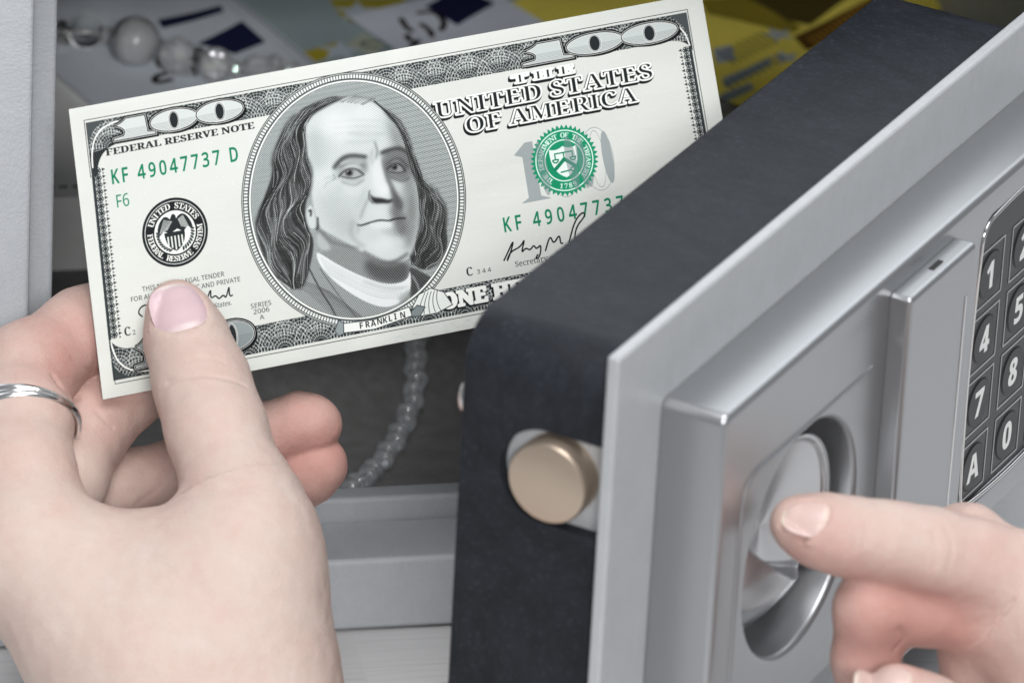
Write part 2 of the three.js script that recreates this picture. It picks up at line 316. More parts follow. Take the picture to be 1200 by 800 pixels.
    for (const k of [0.46, 0.82]) { x.fillStyle = '#23292b'; path(() => inner(x0 + w * k)); x.fill(); x.strokeStyle = '#eef0ec'; x.lineWidth = 5; x.stroke(); x.strokeStyle = '#3a4042'; x.lineWidth = 1.5; x.stroke(); }
  };
  hundred(136, 542, 58, 121, '#cdd3d0'); hundred(1452, 1950, 62, 123, '#c3cac8');
  x.save(); hundred(118, 486, 716, 800, '#8f9898'); x.restore();
  // lettering
  const text = (s, px, py, size, w, font, color = INK, spacing = 0) => {
    x.save(); x.font = font.replace('#', size); x.fillStyle = color; x.textBaseline = 'alphabetic';
    const m = x.measureText(s).width, k = w ? w / m : 1; x.translate(px, py); x.scale(k, 1); x.fillText(s, 0, 0); x.restore();
  };
  const SB = 'bold #px serif', SS = '#px sans-serif', SR = '#px serif';
  text('FEDERAL RESERVE NOTE', 97, 160, 27, 474, SB); text('FEDERAL RESERVE NOTE', 98.5, 160, 27, 474, SB);
  const serial = (px, py, w) => { let q = px; const s = 'KF 49047737 D', step = w / 12.6; for (const ch of s) { x.save(); x.translate(q, py); x.scale(0.86, 1.12); x.font = '52px sans-serif'; x.fillStyle = GREEN; x.strokeStyle = GREEN; x.lineWidth = 2.2; x.fillText(ch, 0, 0); x.strokeText(ch, 0, 0); x.restore(); q += ch === ' ' ? step * 0.55 : step * 1.05; } };
  serial(104, 247, 408); serial(1302, 607, 462);
  x.save(); x.translate(110, 320); x.scale(0.9, 1.1); x.font = '48px sans-serif'; x.fillStyle = GREEN; x.fillText('F6', 0, 0); x.restore();
  text('THIS NOTE IS LEGAL TENDER', 160, 580, 20, 258, SS); text('FOR ALL DEBTS, PUBLIC AND PRIVATE', 120, 604, 20, 346, SS);
  text('SERIES', 486, 690, 19, 66, SS); text('2006', 492, 708, 19, 52, SS); text('A', 510, 727, 19, 14, SS);
  text('C', 88, 700, 36, 22, SB); text('2', 114, 700, 20, 11, SR); text('C', 1166, 716, 36, 22, SB); text('3 4 4', 1200, 715, 18, 46, SS);
  text('Treasurer of the United States.', 160, 668, 20, 270, 'italic #px serif'); text('Secretary of the Treasury.', 1322, 716, 24, 288, SR);
  const scrawl = (pts, w) => { x.strokeStyle = '#15191c'; x.lineWidth = w; x.lineCap = 'round'; x.lineJoin = 'round'; x.beginPath(); pts.forEach(([a, b], i) => { if (!i) x.moveTo(a, b); else { const [pa, pb] = pts[i - 1]; x.quadraticCurveTo(pa, pb, (pa + a) / 2, (pb + b) / 2); } }); x.stroke(); };
  scrawl([[150, 652], [138, 640], [150, 622], [176, 620], [184, 640], [166, 654], [172, 634], [200, 636], [206, 652], [230, 636], [246, 648], [280, 630], [300, 648], [330, 632], [352, 646], [372, 606], [366, 640], [384, 630], [392, 646], [408, 632], [414, 648], [430, 606], [424, 646], [446, 634]], 4);
  scrawl([[1290, 690], [1306, 668], [1330, 634], [1318, 664], [1296, 700], [1312, 668], [1348, 660], [1366, 636], [1346, 680], [1364, 664], [1376, 676], [1390, 660], [1396, 676], [1414, 662], [1404, 700], [1386, 704], [1410, 680]], 4.5);
  scrawl([[1424, 684], [1446, 640], [1452, 672], [1476, 642], [1474, 676], [1488, 668]], 4.5);
  scrawl([[1502, 672], [1530, 612], [1560, 590], [1566, 604], [1530, 632], [1518, 676], [1536, 656], [1552, 672], [1566, 654], [1580, 668], [1600, 648], [1612, 664], [1636, 652], [1668, 660], [1690, 640], [1684, 686], [1664, 694], [1696, 662], [1712, 656]], 4.5);
  // shadowed display lettering
  const display = (s, px, py, size, w) => {
    x.save(); x.font = 'bold ' + size + 'px serif'; const k = w / x.measureText(s).width; x.translate(px, py); x.scale(k, 1); x.lineJoin = 'round';
    for (let q = 9; q >= 1; q--) { x.fillStyle = '#14181a'; x.strokeStyle = '#14181a'; x.lineWidth = 9; x.save(); x.translate(-q * 0.55 / k, q * 0.8); x.strokeText(s, 0, 0); x.fillText(s, 0, 0); x.restore(); }
    x.strokeStyle = '#f1f3ee'; x.lineWidth = 7.5; x.strokeText(s, 0, 0); x.strokeStyle = '#23292b'; x.lineWidth = 1; x.strokeText(s, 0, 0);
    x.fillStyle = '#1c2123'; x.save(); x.clip; x.fillText(s, 0, 0); x.restore();
    x.strokeStyle = '#f1f3ee'; x.lineWidth = 2.4; x.strokeText(s, 0, 0);
    x.restore();
  };
  display('T H E', 1402, 170, 34, 200);
  display('UNITED STATES', 1142, 231, 68, 712); display('OF AMERICA', 1230, 292, 64, 560);
  // ONE HUNDRED DOLLARS
  x.save(); x.font = 'bold 60px serif'; const oh = 'ONE HUNDRED DOLLARS', ok = 850 / x.measureText(oh).width; x.translate(1076, 798); x.scale(ok, 1);
  x.lineJoin = 'round'; x.strokeStyle = '#14181a'; x.lineWidth = 13; x.strokeText(oh, -2, 3); x.strokeStyle = '#f3f5f0'; x.lineWidth = 7; x.strokeText(oh, 0, 0); x.fillStyle = '#f3f5f0'; x.fillText(oh, 0, 0); x.restore();
  // letters on a circle
  const ringText = (s, cx, cy, r, a0, a1, font, color, inward = false) => {
    x.save(); x.font = font; x.fillStyle = color; x.textAlign = 'center'; x.textBaseline = 'middle';
    [...s].forEach((ch, i) => { const a = mix(a0, a1, (i + 0.5) / s.length); x.save(); x.translate(cx + r * Math.cos(a), cy + r * Math.sin(a)); x.rotate(a + (inward ? -Math.PI / 2 : Math.PI / 2)); x.fillText(ch, 0, 0); x.restore(); });
    x.restore();
  };
  const disc = (cx, cy, r, color) => { x.fillStyle = color; path(() => x.arc(cx, cy, r, 0, 6.2832)); x.fill(); };
  // dark seal with an eagle over a shield
  { const cx = 283, cy = 424; disc(cx, cy, 103, '#1b2022'); x.strokeStyle = '#d8dcd8'; x.lineWidth = 2.5; path(() => x.arc(cx, cy, 94, 0, 6.3)); x.stroke(); disc(cx, cy, 65, '#e9ece6');
    ringText('UNITED STATES', cx, cy, 79, Math.PI * 1.12, Math.PI * 1.88, 'bold 25px serif', '#eceee8'); ringText('FEDERAL RESERVE SYSTEM', cx, cy, 79, Math.PI * 1.03, -Math.PI * 0.03, 'bold 23px serif', '#eceee8', true);
    x.fillStyle = '#262c2e';
    path(() => { x.moveTo(cx - 4, cy - 54); x.quadraticCurveTo(cx + 8, cy - 58, cx + 8, cy - 40); x.quadraticCurveTo(cx + 30, cy - 66, cx + 48, cy - 34); x.quadraticCurveTo(cx + 58, cy - 16, cx + 56, cy - 2); x.lineTo(cx + 40, cy - 12); x.lineTo(cx + 26, cy + 2); x.lineTo(cx + 8, cy - 10); x.lineTo(cx - 16, cy + 2); x.lineTo(cx - 34, cy - 8); x.lineTo(cx - 54, cy + 8); x.quadraticCurveTo(cx - 58, cy - 30, cx - 30, cy - 50); x.quadraticCurveTo(cx - 18, cy - 52, cx - 12, cy - 40); x.closePath(); }); x.fill();
    path(() => { x.moveTo(cx - 34, cy - 2); x.lineTo(cx + 30, cy - 2); x.quadraticCurveTo(cx + 32, cy + 40, cx - 2, cy + 56); x.quadraticCurveTo(cx - 34, cy + 40, cx - 34, cy - 2); }); x.fill();
    x.strokeStyle = '#dfe3dd'; x.lineWidth = 5; for (let k = -2; k <= 2; k++) { x.beginPath(); x.moveTo(cx - 2 + k * 11, cy + 12); x.lineTo(cx - 2 + k * 11, cy + 50 - Math.abs(k) * 7); x.stroke(); }
    x.lineWidth = 1.4; for (let k = 0; k < 9; k++) { x.beginPath(); x.moveTo(cx - 48 + k * 3, cy - 2 - k); x.lineTo(cx - 30 + k * 3, cy - 42 + k); x.stroke(); x.beginPath(); x.moveTo(cx + 46 - k * 3, cy - 6 - k); x.lineTo(cx + 30 - k * 2, cy - 46 + k); x.stroke(); }
    x.fillStyle = '#3a4143'; for (let k = 0; k < 9; k++) { const a = Math.PI * (0.62 + k * 0.05); x.beginPath(); x.ellipse(cx + 55 * Math.cos(a), cy + 55 * Math.sin(a), 7, 3, a + 0.8, 0, 6.3); x.fill(); x.beginPath(); x.ellipse(cx - 55 * Math.cos(a), cy + 55 * Math.sin(a), 7, 3.4, -a + 0.4, 0, 6.3); x.fill(); } }
  // grey open 100 behind the green seal
  { x.font = 'bold 250px serif'; x.save(); x.translate(1372, 532); x.scale(0.62, 0.98); x.fillStyle = '#9aa2a3'; x.strokeStyle = '#9aa2a3'; x.lineWidth = 2;
    path(() => { x.moveTo(0, -150); x.lineTo(62, -182); x.lineTo(100, -182); x.lineTo(104, -12); x.lineTo(150, 0); x.lineTo(4, 0); x.lineTo(42, -12); x.lineTo(40, -140); x.closePath(); }); x.fill(); x.stroke();
    for (const zx of [238, 420]) { for (const sgn of [-1, 1]) { path(() => { x.ellipse(zx + sgn * 52, -92, 26, 82, -sgn * 0.05, 0, 6.3); }); x.fill(); } x.lineWidth = 2.2; path(() => x.ellipse(zx, -92, 82, 98, 0, 0, 6.3)); x.stroke(); path(() => x.ellipse(zx, -92, 36, 88, 0, 0, 6.3)); x.stroke(); } x.restore(); }
  { const cx = 1527, cy = 428, r = 104; x.save(); x.globalAlpha = 0.97; x.fillStyle = '#0f8a60'; path(() => { for (let i = 0; i <= 88; i++) { const a = i * Math.PI / 44, q = i % 2 ? r + 5 : r - 7; x.lineTo(cx + q * Math.cos(a), cy + q * Math.sin(a)); } }); x.fill();
    x.strokeStyle = '#dcefe6'; x.lineWidth = 4; path(() => x.arc(cx, cy, r - 13, 0, 6.3)); x.stroke(); path(() => x.arc(cx, cy, r - 42, 0, 6.3)); x.stroke();
    ringText('THE DEPARTMENT OF THE TREASURY', cx, cy, r - 27, Math.PI * 0.72, Math.PI * 2.28, 'bold 21px serif', '#e2f1e9'); ringText('1789', cx, cy, r - 27, Math.PI * 0.62, Math.PI * 0.38, 'bold 21px serif', '#e2f1e9', true);
    x.fillStyle = '#e6f0ea'; path(() => { x.moveTo(cx - 44, cy - 40); x.quadraticCurveTo(cx - 22, cy - 30, cx, cy - 44); x.quadraticCurveTo(cx + 22, cy - 30, cx + 44, cy - 40); x.quadraticCurveTo(cx + 50, cy + 30, cx, cy + 52); x.quadraticCurveTo(cx - 50, cy + 30, cx - 44, cy - 40); }); x.fill();
    x.strokeStyle = '#0f7a55'; x.lineWidth = 4; path(() => { x.moveTo(cx - 28, cy - 24); x.lineTo(cx + 28, cy - 24); x.moveTo(cx, cy - 24); x.lineTo(cx, cy - 8); x.moveTo(cx - 28, cy - 24); x.lineTo(cx - 28, cy - 6); x.moveTo(cx + 28, cy - 24); x.lineTo(cx + 28, cy - 6); }); x.stroke();
    path(() => { x.arc(cx - 28, cy - 6, 9, 0, Math.PI); x.closePath(); }); x.stroke(); path(() => { x.arc(cx + 28, cy - 6, 9, 0, Math.PI); x.closePath(); }); x.stroke();
    x.lineWidth = 11; path(() => { x.moveTo(cx - 32, cy + 22); x.lineTo(cx, cy - 4); x.lineTo(cx + 32, cy + 22); }); x.stroke(); x.lineWidth = 4; path(() => { x.moveTo(cx - 16, cy + 34); x.lineTo(cx + 18, cy + 32); }); x.stroke(); path(() => x.arc(cx + 22, cy + 30, 6, 0, 6.3)); x.stroke(); x.restore();
    // the grey numerals overprint the seal
    x.save(); x.globalAlpha = 0.55; x.fillStyle = '#7d8788'; for (const [ex, ew] of [[1456, 15], [1549, 17], [1583, 15]]) { path(() => x.ellipse(ex, cy + 12, ew, 84, -0.06, 0, 6.3)); x.fill(); } x.restore(); }
  paintPortrait(x, path);
  return c;
}
// An engraved oval portrait of an elderly man with long hair and a white neckcloth.
function paintPortrait(x, path) {
  const cx = 851, cy = 424, RX = 348, RY = 377;
  const oval = (k) => () => x.ellipse(cx, cy, RX - k, RY - k, 0, 0, Math.PI * 2);
  x.save(); path(() => x.rect(440, 42, 900, 786)); x.clip();
  x.fillStyle = '#d5d8d2'; path(oval(-6)); x.fill();
  x.strokeStyle = '#2a3032'; x.lineWidth = 2.5; path(oval(-5)); x.stroke();
  x.lineWidth = 17; x.strokeStyle = '#31383a'; path(oval(7)); x.stroke();
  for (let i = 0; i < 236; i++) { const a = i * Math.PI / 118; x.fillStyle = '#dde1dd'; x.save(); x.translate(cx + (RX - 7) * Math.cos(a), cy + (RY - 7) * Math.sin(a)); x.rotate(Math.atan2(Math.sin(a) * RX, Math.cos(a) * RY)); x.fillRect(-6, -3.4, 12, 6.8); x.restore(); }
  x.lineWidth = 6; x.strokeStyle = '#f2f4ef'; path(oval(20)); x.stroke();
  x.lineWidth = 2; x.strokeStyle = '#3a4143'; path(oval(17)); x.stroke(); path(oval(24)); x.stroke();
  path(oval(24)); x.clip();
  x.fillStyle = '#a7aeac'; x.fillRect(450, 30, 900, 820);
  x.lineWidth = 1; for (let q = 0; q < 330; q++) { x.strokeStyle = 'rgba(70,80,84,' + (0.16 + 0.14 * rnd()) + ')'; x.beginPath(); x.moveTo(450, 40 + q * 2.6); x.lineTo(1300, 40 + q * 2.6 + 3 * Math.sin(q)); x.stroke(); }
  // sketch space: 4.704 units per photograph pixel from (290, 85); an affine map takes it to the note
  const inv = (() => { const J = (u, v) => HOM(u / NW, v / NH); return (px, py) => { let u = cx, v = cy; for (let i = 0; i < 12; i++) { const p = J(u, v), a = J(u + 1, v), b = J(u, v + 1); const m = [a[0] - p[0], b[0] - p[0], a[1] - p[1], b[1] - p[1]], D = m[0] * m[3] - m[1] * m[2], ex = px - p[0], ey = py - p[1]; u += (m[3] * ex - m[1] * ey) / D; v += (-m[2] * ex + m[0] * ey) / D; } return [u, v]; }; })();
  const S = (X, Y) => inv(290 + X / 4.704, 85 + Y / 4.704), o = S(550, 700), ex = S(1050, 700), ey = S(550, 1200);
  const a = (ex[0] - o[0]) / 500, b = (ex[1] - o[1]) / 500, c2 = (ey[0] - o[0]) / 500, d = (ey[1] - o[1]) / 500;
  x.transform(a, b, c2, d, o[0] - a * 550 - c2 * 700, o[1] - b * 550 - d * 700);
  const g = (v) => 'rgb(' + Math.round(v * 0.965) + ',' + Math.round(v) + ',' + Math.round(v * 0.995) + ')';
  const poly = (pts, v, blur = 0, alpha = 1) => { x.save(); x.globalAlpha = alpha; if (blur) x.filter = 'blur(' + blur + 'px)'; x.fillStyle = g(v); x.beginPath(); const n = pts.length; x.moveTo((pts[n - 1][0] + pts[0][0]) / 2, (pts[n - 1][1] + pts[0][1]) / 2); for (let i = 0; i < n; i++) { const p = pts[i], q = pts[(i + 1) % n]; x.quadraticCurveTo(p[0], p[1], (p[0] + q[0]) / 2, (p[1] + q[1]) / 2); } x.fill(); x.restore(); };
  const line = (pts, w, v, blur = 0, alpha = 1) => { x.save(); x.globalAlpha = alpha; if (blur) x.filter = 'blur(' + blur + 'px)'; x.strokeStyle = g(v); x.lineWidth = w; x.lineCap = 'round'; x.lineJoin = 'round'; x.beginPath(); x.moveTo(...pts[0]); for (let i = 1; i < pts.length - 1; i++) x.quadraticCurveTo(pts[i][0], pts[i][1], (pts[i][0] + pts[i + 1][0]) / 2, (pts[i][1] + pts[i + 1][1]) / 2); x.lineTo(...pts[pts.length - 1]); x.stroke(); x.restore(); };
  const blob = (X, Y, rx, ry, v, blur, alpha = 1, rot = 0) => { x.save(); x.globalAlpha = alpha; if (blur) x.filter = 'blur(' + blur + 'px)'; x.fillStyle = g(v); x.beginPath(); x.ellipse(X, Y, rx, ry, rot, 0, 6.3); x.fill(); x.restore(); };
  // coat
  poly([[290, 1150], [350, 1000], [400, 1060], [560, 1210], [700, 1290], [860, 1290], [900, 1500], [100, 1500], [180, 1180]], 158, 2);
  for (let k = 0; k < 34; k++) line([[230 + k * 14, 1130 + k * 12], [330 + k * 14, 1150 + k * 11], [460 + k * 13, 1210 + k * 10]], 2.2, 82, 0, 0.75);
  line([[340, 1080], [400, 1200], [470, 1300], [520, 1420]], 7, 78, 1.5); line([[400, 1080], [480, 1200], [560, 1300], [640, 1400]], 4, 95, 1);
  poly([[880, 1060], [960, 1100], [1110, 1190], [1130, 1260], [960, 1270], [890, 1260], [900, 1150]], 92, 2);
  for (let k = 0; k < 18; k++) line([[890 + k * 11, 1090 + k * 7], [900 + k * 12, 1180 + k * 4], [890 + k * 11, 1260]], 2, 60, 0, 0.7);
  line([[905, 1120], [945, 1180], [940, 1250]], 9, 165, 2);
  // hair masses
  const hairL = [[520, 118], [400, 145], [300, 190], [215, 280], [160, 380], [138, 470], [140, 560], [100, 660], [72, 760], [48, 850], [70, 960], [110, 1060], [150, 1130], [230, 1190], [300, 1195], [340, 1090], [372, 930], [330, 860], [310, 760], [350, 600], [330, 440], [300, 300], [350, 210], [450, 150]];
  const hairR = [[740, 190], [830, 260], [890, 370], [935, 490], [965, 590], [1040, 650], [1088, 730], [1092, 860], [1104, 960], [1050, 1050], [1000, 1090], [930, 1080], [880, 1020], [930, 850], [945, 700], [900, 540], [860, 380], [800, 270]];
  poly(hairL, 78, 2); poly(hairR, 74, 2);
  // head
  poly([[440, 142], [560, 118], [680, 145], [780, 225], [850, 330], [890, 450], [918, 560], [948, 680], [945, 820], [930, 930], [895, 1010], [850, 1060], [760, 1070], [660, 1020], [560, 960], [460, 930], [390, 850], [352, 700], [350, 560], [330, 430], [310, 310], [360, 210]], 208, 3);
  // neck and its shade
  poly([[385, 850], [470, 900], [600, 970], [720, 1050], [880, 1040], [892, 1120], [860, 1165], [760, 1165], [620, 1130], [490, 1060], [390, 990], [372, 920]], 150, 3);
  poly([[640, 1010], [760, 1075], [880, 1030], [892, 1110], [860, 1160], [740, 1160], [650, 1110]], 92, 9, 0.85);
  poly([[385, 870], [430, 920], [470, 980], [400, 985], [372, 930]], 186, 4);
  // modelling of the face
  poly([[760, 200], [850, 330], [890, 450], [945, 680], [940, 850], [900, 1000], [850, 950], [880, 800], [860, 650], [870, 500], [800, 400], [780, 300]], 138, 14, 0.9);
  blob(500, 280, 90, 80, 236, 22, 0.9); blob(640, 220, 70, 45, 232, 18, 0.85); blob(420, 560, 60, 80, 220, 20, 0.7); blob(520, 720, 90, 90, 192, 24, 0.7); blob(440, 760, 50, 90, 190, 18, 0.6);
  poly([[330, 300], [420, 330], [440, 500], [360, 560], [330, 430]], 186, 14, 0.8);
  line([[560, 330], [660, 345], [760, 330]], 8, 180, 4, 0.8); line([[540, 380], [650, 380], [720, 365]], 7, 176, 4, 0.8); line([[700, 380], [720, 420], [705, 480]], 9, 120, 3, 0.8);
  // eye hollows
  poly([[470, 500], [540, 460], [640, 462], [650, 560], [600, 610], [520, 590], [480, 555]], 168, 9, 0.85);
  poly([[735, 430], [800, 415], [880, 430], [905, 540], [880, 600], [800, 590], [760, 560]], 122, 8, 0.9);
  line([[478, 520], [515, 470], [570, 452], [650, 462]], 20, 76, 4, 0.95); line([[738, 440], [790, 418], [850, 412], [893, 450]], 18, 70, 4, 0.95);
  // eyes
  poly([[512, 560], [545, 528], [595, 528], [634, 560], [590, 580], [540, 580]], 178, 3); poly([[775, 525], [808, 498], [848, 508], [864, 538], [820, 550]], 160, 3);
  blob(559, 550, 22, 21, 92, 3); blob(809, 518, 19, 19, 84, 3); blob(560, 551, 10, 10, 34, 1.5); blob(810, 519, 9, 9, 32, 1.5); blob(552, 543, 4, 4, 200, 1); blob(803, 511, 4, 4, 190, 1);
  line([[502, 572], [530, 536], [570, 524], [612, 534], [640, 562]], 8, 62, 2.5); line([[768, 532], [798, 498], [838, 496], [870, 538]], 8, 56, 2.5); line([[508, 520], [550, 494], [600, 490], [640, 512]], 8, 104, 3.5, 0.9); line([[770, 500], [806, 470], [850, 474], [882, 520]], 9, 74, 3.5, 0.9); poly([[632, 470], [660, 480], [654, 560], [636, 545]], 128, 7, 0.8);
  poly([[515, 540], [550, 505], [605, 505], [630, 530], [570, 516]], 214, 4, 0.85); poly([[778, 508], [812, 480], [850, 488], [815, 490]], 190, 4, 0.8);
  line([[515, 570], [570, 588], [632, 566]], 5, 80, 1.5); line([[782, 545], [825, 556], [870, 540]], 5, 76, 1.5);
  line([[515, 500], [570, 485], [620, 498]], 9, 215, 3, 0.8); line([[520, 600], [580, 632], [640, 590]], 7, 130, 3, 0.8); line([[790, 575], [850, 605], [890, 580]], 8, 88, 3, 0.8);
  line([[470, 560], [490, 580], [470, 590]], 6, 140, 2, 0.8);
  // nose
  poly([[690, 470], [730, 470], [760, 590], [790, 650], [760, 690], [710, 680], [690, 600]], 228, 7, 0.95);
  poly([[745, 450], [775, 560], [810, 650], [870, 720], [840, 780], [790, 720], [800, 690], [768, 600], [742, 500]], 84, 6, 0.85);
  poly([[668, 655], [690, 690], [735, 690], [780, 705], [806, 690], [790, 722], [740, 718], [690, 725]], 52, 3, 0.95);
  line([[672, 650], [662, 690], [690, 722]], 6, 92, 2); blob(755, 640, 22, 20, 240, 7, 0.9); line([[668, 690], [640, 740], [622, 800]], 10, 138, 5, 0.85);
  // mouth and chin
  poly([[770, 720], [850, 740], [890, 830], [870, 900], [820, 890], [800, 820]], 108, 9, 0.8); blob(720, 770, 40, 26, 216, 9, 0.8);
  line([[606, 840], [622, 846], [668, 829], [730, 812], [775, 820], [818, 804], [870, 803]], 8, 48, 1.8); poly([[650, 838], [740, 820], [800, 830], [780, 862], [700, 862]], 226, 5, 0.9);
  poly([[700, 880], [790, 872], [880, 850], [890, 900], [800, 910]], 120, 11, 0.7); line([[600, 830], [615, 860], [600, 885]], 6, 140, 4, 0.8);
  blob(740, 935, 80, 50, 222, 16, 0.9); blob(830, 940, 22, 30, 205, 8, 0.8); line([[640, 990], [720, 1040], [800, 1052], [880, 1000]], 13, 84, 5, 0.9); line([[385, 850], [440, 930], [540, 955], [610, 970]], 8, 96, 4, 0.85);
  line([[900, 1000], [930, 900], [940, 760]], 12, 178, 4, 0.8);
  // folds and wrinkles
  poly([[560, 760], [620, 800], [600, 900], [520, 930], [450, 860], [470, 780]], 182, 20, 0.75); poly([[850, 640], [930, 700], [930, 860], [890, 900], [880, 760]], 150, 16, 0.7);
  line([[582, 820], [560, 870], [590, 930], [640, 960]], 12, 150, 7, 0.8); line([[500, 640], [560, 680], [610, 690]], 10, 178, 7, 0.7); line([[880, 620], [905, 700], [900, 800]], 14, 116, 8, 0.6); line([[648, 640], [630, 700], [600, 740]], 12, 170, 7, 0.7);
  for (const yy of [250, 285, 318]) line([[470, yy + 16], [600, yy], [740, yy + 10]], 5, 184, 3, 0.6);
  line([[690, 420], [676, 460], [690, 500]], 8, 150, 4, 0.7); line([[470, 590], [440, 600], [420, 630]], 5, 160, 3, 0.7); line([[472, 575], [446, 572], [425, 585]], 5, 164, 3, 0.7);
  blob(560, 660, 50, 26, 222, 14, 0.7, 0.3); blob(880, 660, 16, 40, 176, 9, 0.6); blob(690, 905, 40, 22, 196, 9, 0.6); blob(430, 420, 40, 90, 198, 18, 0.6);
  // ear
  poly([[318, 770], [345, 720], [366, 760], [380, 850], [352, 868], [325, 830]], 206, 2); line([[338, 765], [352, 750], [348, 790]], 8, 60, 2); line([[386, 800], [390, 850], [380, 868]], 7, 60, 2);
  // strands of hair
  const strands = (n, f) => { for (let k = 0; k < n; k++) { const t = rnd(), p = f(t, rnd()), dark = rnd() < 0.56; line(p, 2 + 3.5 * rnd(), dark ? 34 + 40 * rnd() : 150 + 75 * rnd(), 0.7, 0.8); } };
  const along = (C, t) => { const q = clamp(t, 0, 0.999) * (C.length - 1), i = Math.floor(q), f = q - i; return [mix(C[i][0], C[i + 1][0], f), mix(C[i][1], C[i + 1][1], f)]; };
  const lock = (O, I, t, s, len, amp) => [0, 1, 2, 3, 4, 5, 6].map((k) => { const u = t + len * k / 6, a = along(O, u), b = along(I, u), w = clamp(s + amp * Math.sin(u * 26 + s * 7), 0.02, 0.99); return [mix(a[0], b[0], w), mix(a[1], b[1], w)]; });
  const OL = [[500, 118], [400, 145], [300, 190], [215, 280], [160, 380], [138, 470], [140, 560], [100, 660], [72, 760], [48, 850], [70, 960], [110, 1060], [150, 1130], [230, 1190]], IL = [[520, 135], [450, 160], [370, 210], [320, 290], [318, 360], [338, 440], [348, 520], [352, 600], [335, 690], [305, 760], [320, 860], [365, 930], [345, 1080], [300, 1190]];
  const OR = [[740, 185], [830, 255], [890, 365], [937, 485], [970, 590], [1045, 650], [1090, 730], [1093, 860], [1104, 960], [1050, 1050], [1000, 1090]], IR = [[770, 215], [835, 300], [870, 400], [900, 520], [925, 600], [945, 690], [945, 780], [935, 870], [915, 960], [895, 1010], [900, 1060]];
  for (let k = 0; k < 60; k++) { const dark = k % 3; line(lock(OL, IL, rnd() * 0.85, rnd(), 0.12 + 0.12 * rnd(), 0.10), 12 + 14 * rnd(), dark ? 46 : 165, 5, 0.5); }
  for (let k = 0; k < 520; k++) line(lock(OL, IL, rnd() * 0.9, rnd(), 0.08 + 0.14 * rnd(), 0.08), 1.2 + 2.2 * rnd(), rnd() < 0.58 ? 38 + 40 * rnd() : 150 + 80 * rnd(), 0.5, 0.75);
  for (let k = 0; k < 30; k++) line(lock(OR, IR, rnd() * 0.85, rnd(), 0.12 + 0.1 * rnd(), 0.1), 10 + 12 * rnd(), k % 2 ? 62 : 140, 5, 0.5);
  for (let k = 0; k < 330; k++) line(lock(OR, IR, rnd() * 0.9, rnd(), 0.08 + 0.14 * rnd(), 0.09), 1.2 + 2 * rnd(), rnd() < 0.62 ? 34 + 40 * rnd() : 130 + 70 * rnd(), 0.5, 0.75);
  void strands;
  for (let k = 0; k < 26; k++) { const X = 430 + k * 10, Y = 138 - 16 * Math.sin(k / 26 * Math.PI); line([[X + 26, Y - 4], [X, Y + 10], [X - 34 - 20 * rnd(), Y + 34]], 2.5, 70 + 80 * rnd(), 0.8, 0.8); }
  line([[700, 150], [790, 225], [860, 335], [905, 460], [940, 560], [965, 600]], 9, 56, 1.5);
  // neckcloth
  poly([[372, 985], [420, 1010], [500, 1062], [640, 1130], [770, 1172], [880, 1150], [894, 1075], [900, 1200], [850, 1262], [760, 1300], [640, 1262], [490, 1165], [400, 1070]], 236, 1.5);
  for (let k = 0; k < 7; k++) line([[400 + k * 6, 1020 + k * 14], [520 + k * 8, 1090 + k * 15], [680 + k * 6, 1160 + k * 14], [860 - k * 4, 1185 + k * 10]], 3, 150 + 30 * rnd(), 1, 0.8);
  line([[640, 1150], [760, 1200], [880, 1180]], 10, 165, 4, 0.7); poly([[820, 1240], [900, 1180], [895, 1250], [840, 1280]], 140, 5, 0.6);
  // cut the tones into engraved lines: swelling strokes, crossed in the darks
  x.restore();
  { const x0 = 500, y0 = 44, w = 704, h = 768, im = x.getImageData(x0, y0, w, h), D = im.data;
    for (let j = 0; j < h; j++) for (let i = 0; i < w; i++) {
      const u = x0 + i, v = y0 + j, e = ((u - cx) / (RX - 25)) ** 2 + ((v - cy) / (RY - 25)) ** 2; if (e > 1) continue;
      const k = (j * w + i) * 4, L = D[k + 1] / 255, bend = 26 * Math.sin((u - 600) * 0.006) + 14 * Math.sin(v * 0.008);
      const a1 = Math.sin((v * 0.92 + u * 0.35 + bend) * 1.30), a2 = Math.sin((v * 0.55 - u * 0.8 - bend) * 1.22), amp = 0.20 * Math.sqrt(Math.max(0, L * (1 - L) * 4));
      const n = 0.045 * (rnd() - 0.5), d = amp * a1 * 0.8 + (L < 0.62 ? amp * 0.7 * a2 : 0) + n;
      const tone = L < 0.86 ? 0.86 - (0.86 - L) * 1.22 : L; for (let c = 0; c < 3; c++) D[k + c] = clamp(D[k + c] * (tone / Math.max(L, 0.02)) + d * 255, 18, 228);
    }
    x.putImageData(im, x0, y0); }
  x.save();
  x.restore();
  // drapery and ribbon with the name at the foot
  const P = (pts, fill) => { x.fillStyle = fill; path(() => pts.forEach(([u, v], i) => (i ? x.lineTo(u, v) : x.moveTo(u, v)))); x.fill(); x.strokeStyle = '#3a4143'; x.lineWidth = 2.5; x.closePath(); x.stroke(); };
  P([[985, 775], [1010, 742], [1050, 730], [1088, 748], [1110, 790], [1060, 806], [1000, 806]], '#e4e8e3');
  x.lineWidth = 2; for (let k = 0; k < 5; k++) { x.beginPath(); x.moveTo(1000 + k * 18, 802); x.quadraticCurveTo(1008 + k * 12, 770, 1030 + k * 10, 740); x.stroke(); }
  P([[735, 800], [752, 772], [772, 786], [772, 812], [745, 818]], '#8f9898'); P([[962, 800], [1000, 772], [1024, 782], [1004, 806]], '#7f8889');
  P([[762, 812], [860, 818], [980, 800], [975, 772], [860, 790], [765, 784]], '#e9ece7');
  x.save(); x.font = 'bold 25px sans-serif'; x.fillStyle = '#23292b'; [...'FRANKLIN'].forEach((ch, i) => x.fillText(ch, 812 + i * 18.5, 809 - Math.max(0, i - 2) * 1.6)); x.restore();
}
